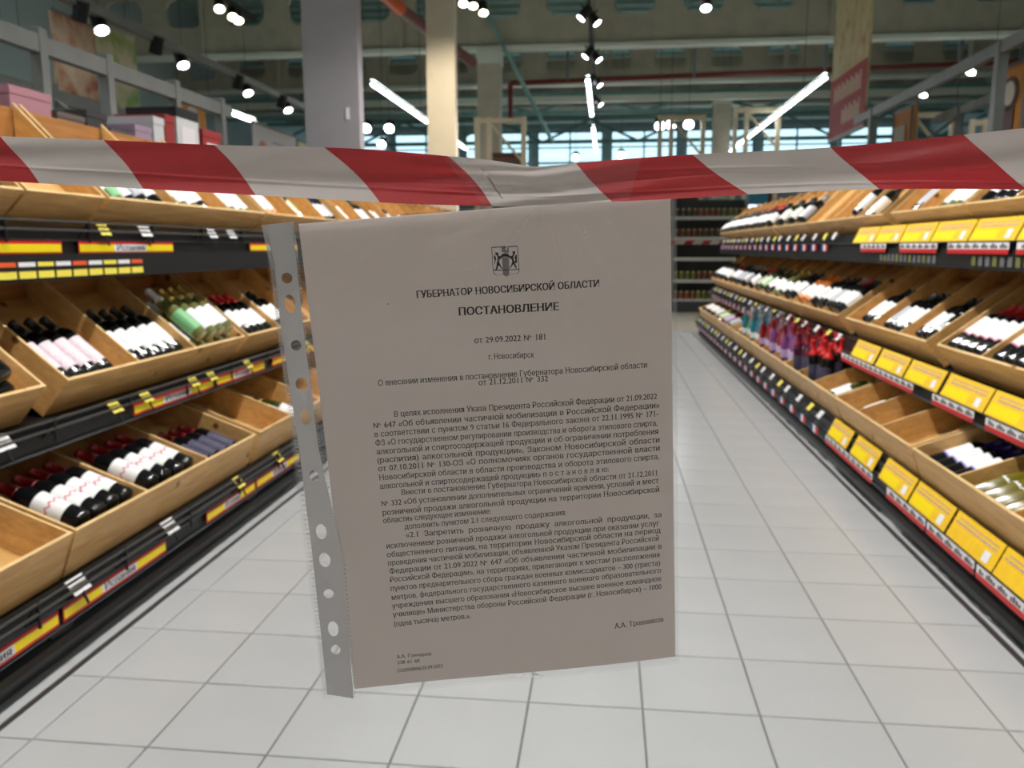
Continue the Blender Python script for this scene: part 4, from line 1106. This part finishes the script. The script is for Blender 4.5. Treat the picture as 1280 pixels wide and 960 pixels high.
# central track above the aisle with heads aimed at both gondolas
tr0 = thing('spotlight_track', 'black spotlight track above the aisle with paired lamp heads', 'track light', (-.26, 5.5, 4.12))
b = MB(); b.box(-.02, .02, -8.5, 12.0, -.02, .02); b.obj('rail', BLACK, tr0)
for y in (-6, -1, 4, 9): b = MB(); b.tube((0, y, .02), (0, y, 3.7), .006, 5); b.obj('hanger', WIRE, tr0)
for i, y in enumerate([-1.6, .5, 2.5, 4.5, 6.5, 8.6, 10.8, 12.9, 14.9, 16.9]):
    for sx in (-1, 1):
        yy = y + (.25 if sx > 0 else 0)
        d = spot_head(tr0, sx*.10, yy-5.5, -.15, (sx*.8, -.12 if y > 6 else 0, -1))
        if y < 13:
            spot_light((-.26+sx*.10+d.x*.03, yy+d.y*.03, 3.97+d.z*.03), (sx*.55, 0, -1), SPOT_W, 92)
# left track on the rack frame and right one
tl = thing('spotlight_track', 'grey spotlight track over the left racks with dark and lit heads', 'track light', (-4.72, 9.5, 3.34))
b = MB(); b.box(-.04, .04, -5.5, 4.2, -.03, .05); b.obj('rail', STEEL, tl)
for y, lit in ((7.35, 0), (7.68, 1), (8.62, 0), (9.2, 1), (10.55, 0), (10.9, 1), (12.0, 0), (12.3, 1)):
    spot_head(tl, 0, y-9.5, -.14, (.5, -.35, -1) if lit else (-.4, .2, -1), .07, .17, LAMP if lit else BLACK)
tr_ = thing('spotlight_track', 'spotlight track over the right racks with two lit heads', 'track light', (4.82, 12.5, 3.64))
b = MB(); b.box(-.03, .03, -3.5, 3.5, -.02, .04); b.obj('rail', STEEL, tr_)
for y in (12.25, 13.95): spot_head(tr_, 0, y-12.5, -.14, (-.5, -.4, -1), .07)
tw_ = thing('spotlight_track', 'short track of warm lamps hanging left of the grey column', 'track light', (-4.66, 10.3, 4.16))
b = MB(); b.box(-.03, .03, -.6, .8, -.02, .04); b.obj('rail', BLACK, tw_)
for y in (10.06, 10.42, 10.58): spot_head(tw_, 0, y-10.3, -.14, (.3, -.6, -1), .065, .15, WARM)
tw_ = thing('spotlight_track', 'short track of lamps near the top of the cream column', 'track light', (-1.62, 10.4, 4.16))
b = MB(); b.box(-.03, .03, -.5, .5, -.02, .04); b.obj('rail', BLACK, tw_)
for x, y in ((-.1, 10.2), (.0, 10.3), (.08, 10.6)): spot_head(tw_, x, y-10.4, -.14, (.1, -.5, -1), .06, .14, WARM)
o_ = thing('pendant_lamp', 'single round lamp hanging high in the centre right', 'light', (.93, 8.75, 3.5))
spot_head(o_, 0, 0, 0, (0, -.5, -1), .055); b = MB(); b.tube((0, 0, .16), (0, 0, 4.5), .005, 5); b.obj('hanger', WIRE, o_)
for i, (x, y, lb) in enumerate([(-5.65, 19.6, 'left of the cream column, upper left'), (-5.12, 19.7, 'left of the cream column, upper right'), (-6.1, 22.6, 'left of the cream column, lower one'), (1.18, 20.1, 'right of the aisle track, left one'), (1.42, 19.9, 'right of the aisle track, middle one'), (1.82, 19.95, 'right of the aisle track, right one'), (-1.0, 26.7, 'just left of the aisle, beyond the tape'), (.4, 26.2, 'just right of the aisle, beyond the tape')]):
    o_ = thing('pendant_lamp', 'far round lamp %s' % lb, 'light', (x, y, 3.95), 'far round hall lamps')
    spot_head(o_, 0, 0, 0, (0, -.8, -.6), .13, .2); b = MB(); b.tube((0, 0, .16), (0, 0, 4.03), .006, 5); b.obj('hanger', WIRE, o_)
# wash on the cream column
spot_light((-1.62, 10.4, 4.0), (-.72, 2.3, -1.0), 260, 60, (1, .90, .76), 'warm_spotlight')
# ---------------------------------------------------------------- racks, posters, boxes behind the gondolas
def rack(x, ys, z, label, w_=.09, beams=(2.36,), grp=None, mt=STEEL, y_ext=None, depth=1.0, sgn=-1):
    o = thing('storage_rack', label, 'rack', (x, ys[0], 0), grp)
    for y in ys:
        for xx in (0, sgn*depth):
            b = MB(); b.box(xx-w_/2, xx+w_/2, y-ys[0]-w_/2, y-ys[0]+w_/2, 0, z); b.obj('post', mt, o)
        b = MB(); b.tube((0, y-ys[0], z-.9), (sgn*depth, y-ys[0], z-.1), .02, 6); b.obj('brace', mt, o)
    a, c = y_ext or (ys[0], ys[-1])
    for zb in beams:
        for xx in (0, sgn*depth):
            b = MB(); b.box(xx-.03, xx+.03, a-ys[0], c-ys[0], zb-.05, zb+.05); b.obj('beam', mt, o)
    return o
rack(-3.3, [4.72, 5.38, 6.26, 7.02], 2.45, 'grey steel rack frame rising behind the left gondola', .07, (2.36,), y_ext=(3.9, 7.2))
rack(-3.6, [8.6, 9.9, 11.2], 2.0, 'low grey rack farther back behind the left gondola', .06, (1.9,))
rack(3.2, [7.55, 10.9], 2.85, 'grey steel rack frame rising behind the right gondola', .08, (2.80,), y_ext=(6.4, 11.6), sgn=1)
CRM = pm('cream_rack_post', (206, 190, 160), .5)
for i, (x, y, z, lb) in enumerate([(-2.65, 17.2, 3.78, 'cream rack frame right of the cream column'), (1.15, 19.5, 4.1, 'cream rack frame right of the aisle lamps'), (2.85, 19.9, 4.3, 'cream rack frame left of the hanging banner'), (5.5, 17.0, 3.7, 'cream rack frame right of the hanging banner'), (6.95, 17.4, 3.6, 'cream rack frame by the far right poster')]):
    o = thing('storage_rack', lb, 'rack', (x, y, 0), 'distant cream racks')
    for dx in (0, .25, .95): b = MB(); b.box(dx-.05, dx+.05, -.05, .05, 0, z); b.obj('post', CRM, o)
    b = MB(); b.box(0, .95, -.04, .04, z-.12, z-.02); b.obj('beam', CRM, o)
    b = MB(); b.box(0, .95, -.04, .04, 1.5, 1.62); b.obj('beam', CRM, o)
    b = MB(); b.tube((.25, 0, z-.1), (.95, 0, z-.9), .03, 6); b.obj('brace', CRM, o)
    b = MB(); b.box(.3, .9, .1, .8, 1.62, 3.1); b.obj('carton', pm('brown_carton', (92, 58, 42), .8), o)
def poster_mat(name, c0, c1, scale=3.0, c2=None):
    mt = pm(name, c0, .6); nt = mt.node_tree; N = nt.nodes; K = nt.links
    tc = N.new('ShaderNodeTexCoord'); ns = N.new('ShaderNodeTexNoise'); ns.inputs['Scale'].default_value = scale; ns.inputs['Detail'].default_value = 5
    r = N.new('ShaderNodeValToRGB'); e = r.color_ramp.elements; e[0].position = .42; e[0].color = lin(c0); e[1].position = .60; e[1].color = lin(c1)
    if c2: q = r.color_ramp.elements.new(.70); q.color = lin(c2)
    K.new(tc.outputs['Object'], ns.inputs['Vector']); K.new(ns.outputs['Fac'], r.inputs['Fac']); K.new(r.outputs['Color'], N['Principled BSDF'].inputs['Base Color'])
    return mt
def poster(x, y0, y1, z0, z1, mt, label, nm='poster', ang=0, hang=True):
    o = thing(nm, label, 'poster', (x, (y0+y1)/2, z0))
    o.rotation_euler = (0, 0, ang)
    h_ = (y1-y0)/2
    b = MB(); b.box(-.01, .01, -h_, h_, 0, z1-z0); b.obj('sheet', mt, o)
    b = MB(); b.box(-.015, .015, -h_, h_, z1-z0, z1-z0+.03); b.obj('top_bar', STEEL, o)
    if not hang:
        for y in (-h_*.8, h_*.8): b = MB(); b.tube((-.03, y, -z0), (-.03, y, z1-z0), .012, 6); b.obj('pole', STEEL, o)
    if hang:
        for y in (-h_*.8, h_*.8): b = MB(); b.tube((0, y, z1-z0), (0, y, 7.88-z0), .004, 5); b.obj('hanger', WIRE, o)
    return o
FOODP = poster_mat('pastry_print', (216, 192, 164), (196, 140, 104), 5, (150, 70, 50))
GREENP = poster_mat('green_leaf_print', (214, 206, 170), (150, 178, 96), 5, (110, 160, 70))
poster(-5.0, 7.35, 7.98, 2.62, 3.30, FOODP, 'beige food photo poster behind the left rack post')
poster(-5.05, 8.10, 8.80, 2.62, 3.40, GREENP, 'beige and green leaf poster right of the left rack post')
o = poster(-4.0, 7.62, 8.16, 2.05, 2.64, pm('orange_poster', (214, 140, 50), .6), 'orange poster with white bottle shape above the boxes', hang=False)
b = MB(); b.tube((.02, -.02, .36), (.024, -.02, .36), .13, 16); b.box(.02, .024, -.12, .08, .05, .30); b.obj('white_shape', pm('poster_white', (210, 200, 190), .6), o)
b = MB(); b.box(.02, .023, -.24, .2, .0, .16); b.obj('red_band', pm('poster_red', (160, 50, 44), .6), o)
o = poster(-4.0, 9.30, 10.6, 2.06, 2.58, pm('white_poster', (214, 212, 216), .6), 'white poster with a small portrait at its left end', hang=False)
b = MB(); b.tube((.02, -.42, .24), (.024, -.42, .24), .12, 14); b.box(.02, .023, -.55, -.28, .02, .16); b.obj('portrait', pm('poster_skin', (196, 140, 112), .6), o)
b = MB()
for k in range(3): b.box(.012, .016, -.1, .5, .12+.12*k, .14+.12*k)
b.obj('printed_marks', pm('poster_grey_text', (160, 160, 172), .6), o)
poster(-4.0, 10.7, 11.9, 2.05, 2.55, GREENP, 'pale poster with green leaves left of the grey column', hang=False)
# banner on the right: beige photo above, red block with two pale lines of lettering
o = thing('hanging_banner', 'tall hanging banner with beige pasta photo above a red lettered block', 'banner', (3.2, 12.05, 2.72))
BEI = poster_mat('beige_bread_print', (214, 204, 158), (206, 178, 130), 4, (180, 120, 100))
b = MB(); b.box(-.015, .015, -.85, .85, 0, 2.6); b.obj('banner_sheet', BEI, o)
b = MB(); i = b.hexa([(-.019,-.85,0),(-.015,-.85,0),(-.015,.85,0),(-.019,.85,0),(-.019,-.85,.80),(-.015,-.85,.80),(-.015,.85,.80),(-.019,.85,.80)]); b.obj('red_block', pm('banner_red', (170, 40, 44), .6), o)
for z, hh, ya, yb in ((.46, .24, -.62, .66), (.12, .24, -.62, .20)):
    b = MB(); y = ya; k = 0
    while y < yb:
        w_ = .05+.03*((k*3) % 3); b.box(-.022, -.019, y, min(y+w_, yb), z+.02*(k % 2), z+hh-.03*((k*2) % 3)); y += w_+.02; k += 1
    b.obj('faded_lettering', pm('banner_cream', (222, 196, 170), .6), o)['kind'] = 'stuff'
b = MB(); b.box(-.02, .02, -.87, .87, -.05, 0); b.obj('bottom_bar', STEEL, o)
for y in (-.7, .7): b = MB(); b.tube((0, y, 2.6), (0, y, 5.1), .005, 5); b.obj('hanger', WIRE, o)
o = poster(3.42, 7.45, 8.15, 2.08, 2.70, pm('orange_poster', (214, 140, 50), .6), 'orange poster with a dark ring figure at the right edge', hang=False)
b = MB(); b.tube((-.024, 0, .40), (-.02, 0, .40), .14, 16); b.box(-.024, -.02, -.10, .12, .04, .28); b.obj('figure', pm('poster_brown', (90, 66, 66), .6), o)
b = MB(); b.tube((-.028, 0, .40), (-.024, 0, .40), .10, 16); b.obj('inner_disc', pm('poster_white', (210, 200, 190), .6), o)
o = poster(3.95, 11.6, 12.5, 2.35, 3.0, pm('orange_poster', (214, 140, 50), .6), 'small orange poster right of the hanging banner', hang=False)
b = MB(); b.box(-.024, -.02, -.1, .4, .05, .45); b.obj('white_shape', pm('poster_white', (210, 200, 190), .6), o)
# goods on the rack tops behind the left gondola
def carton(x, y, z, sx, sy, sz, mt, label, grp='goods on top behind the left gondola', lid=None, cat='box', panel=False):
    o = thing('carton', label, cat, (x, y, z), grp)
    b = MB(); b.box(-sx/2, sx/2, -sy/2, sy/2, 0, sz); b.obj('box_body', mt, o)
    b = MB(); b.box(-sx/2-.003, sx/2+.003, -sy/2-.003, sy/2+.003, sz*.85, sz+.004); b.obj('lid', lid or mt, o)
    if panel: b = MB(); b.box(sx/2, sx/2+.003, -sy*.3, sy*.3, sz*.2, sz*.7); b.obj('front_panel', pm('carton_panel', (214, 208, 210), .6), o)
o = thing('top_shelf', 'narrow grey shelf carrying boxes behind the upper left tier', 'shelf', (-2.62, 5.6, 1.66))
b = MB(); b.box(-.24, .36, -2.8, 1.75, -.03, 0); b.obj('board', STEEL, o)
for y in (-2.6, -.4, 1.6): b = MB(); b.box(-.24, .36, y-.02, y+.02, -1.66, -.03); b.obj('support', BLACK, o)
zz = 1.66
G = lambda n, c: pm(n, c, .65)
carton(-2.62, 3.10, zz, .3, .30, 0.16, G('white_goods', (190, 190, 192)), 'pale box at the left end of the top row')
carton(-2.62, 3.45, zz, .3, .26, 0.20, G('rose_goods', (160, 112, 122)), 'rose pink box second in the top row')
carton(-2.62, 3.72, zz, .3, .20, 0.14, G('brown_goods', (92, 80, 74)), 'dark brown box right of the rose box')
carton(-2.62, 3.92, zz, .3, .16, 0.18, G('black_goods', (52, 50, 50)), 'black box left of the middle rack post')
carton(-2.62, 4.12, zz, .3, .18, 0.12, G('dark_goods', (74, 70, 72)), 'low charcoal box in front of the middle rack post')
carton(-2.62, 4.33, zz, .3, .16, 0.17, G('mauve_goods', (150, 128, 146)), 'mauve box right of the middle rack post')
carton(-2.62, 4.49, zz, .3, .11, 0.24, G('white_goods', (190, 190, 192)), 'narrow white box beside the red one')
carton(-2.62, 4.61, zz, .3, .10, 0.27, G('red_goods', (140, 36, 38)), 'narrow red box between two white ones')
carton(-2.62, 4.82, zz, .3, .26, 0.33, G('white_goods', (190, 190, 192)), 'large white box with black lid and red patch', lid=BLACK, panel=True)
carton(-2.62, 5.12, zz, .3, .24, 0.25, G('red_goods', (140, 36, 38)), 'red box with pale front below the orange poster', panel=True)
carton(-2.62, 5.45, zz, .3, .30, 0.15, G('grey_goods', (140, 136, 138)), 'grey box right of the orange poster')
carton(-2.62, 5.95, zz, .3, .34, 0.12, G('tan_goods', (150, 120, 96)), 'flat tan box near the wide column')
carton(-2.62, 6.50, zz, .3, .30, 0.11, G('slate_goods', (96, 100, 108)), 'flat slate box next to the wide column')
# ---------------------------------------------------------------- shelves across the end of the aisle
SHW = pm('shelf_lip', (196, 196, 190), .4); SHB = pm('shelf_back', (64, 66, 68), .6)
JC = [pm('jar_amber', (150, 92, 70), .3), pm('jar_olive', (120, 120, 66), .3), pm('jar_rust', (134, 80, 66), .3), pm('jar_brown', (96, 84, 72), .3)]
jm = {}
for k, mt in enumerate(JC):
    b = MB(); b.tube((0, 0, 0), (0, 0, .13), .042, 8, caps=True); jm[k] = b.mesh('jar', mt, False)
b = MB(); b.tube((0, 0, .13), (0, 0, .155), .036, 8); jl = b.mesh('jar_lid', pm('jar_lid_gold', (196, 180, 130), .35, .4))
for u_, x0 in enumerate((-1.45, -.12, 1.21)):
    wherex = ['left', 'middle', 'right'][u_]
    o = thing('back_shelving', 'dark shelving unit with pale shelf lips, %s one of three across the aisle end' % wherex, 'shelving', (x0, 15.6, 0))
    b = MB(); b.box(0, 1.32, .35, .38, 0, 2.05); b.obj('back_panel', SHB, o)
    b = MB(); b.box(0, 1.32, -.02, .35, 0, .20); b.obj('base', SHB, o)
    for xx in (0, 1.30): b = MB(); b.box(xx, xx+.02, .0, .38, 0, 2.05); b.obj('side_panel', STEEL, o)
    for z in (.23, .59, .99, 1.36, 1.73): 
        b = MB(); b.box(.02, 1.30, 0, .36, z-.02, z); sh = b.obj('shelf', SHW, o)
        b = MB(); b.box(.02, 1.30, -.012, 0, z-.05, z+.01); b.obj('shelf_lip', SHW, sh)
    if u_ == 2:
        for si, z in enumerate((.23, .59, 1.36, 1.73)):
            for k in range(12):
                j = mobj('jar', jm[(si+(k//4)) % 4]); j.location = (x0+.08+k*.105, 15.72, z)
                tag(j, '%s small jar from the left on the %s shelf of the end shelving' % (ORD[k], ['lowest', 'second lowest', 'second highest', 'top'][si]), 'jar', 'jars on the shelving across the aisle end')
                mobj('jar_lid', jl, j)
b = MB()
for k in range(26):
    x = -1.4+k*.155; m_ = k % 2
    b.hexa([(x,0,0),(x+.155,0,0),(x+.155,.002,0),(x,.002,0),(x+.05,0,.07),(x+.205,0,.07),(x+.205,.002,.07),(x+.05,.002,.07)], m_)
o = b.obj('barrier_tape', [ET, WT]); o.location = (0, 15.55, 1.235); tag(o, 'distant red and white barrier tape stretched across the end shelving', 'tape')
o = thing('blue_display', 'small pale blue lit display beside the end shelving', 'display', (2.72, 15.9, 0))
b = MB(); b.box(-.15, .2, 0, .3, 0, 2.3); b.obj('cabinet', pm('blue_display', (60, 140, 176), .4), o)
b = MB(); b.box(-.15, .2, -.01, 0, 1.75, 1.95); b.obj('lit_panel', pm('lit_display', (230, 245, 255), .4, emit=((230, 245, 255), 2.0)), o)
bpy.data.objects.remove(TXO)
print('objects', len(bpy.data.objects), 'tris', sum(len(m_.polygons) for m_ in bpy.data.meshes))
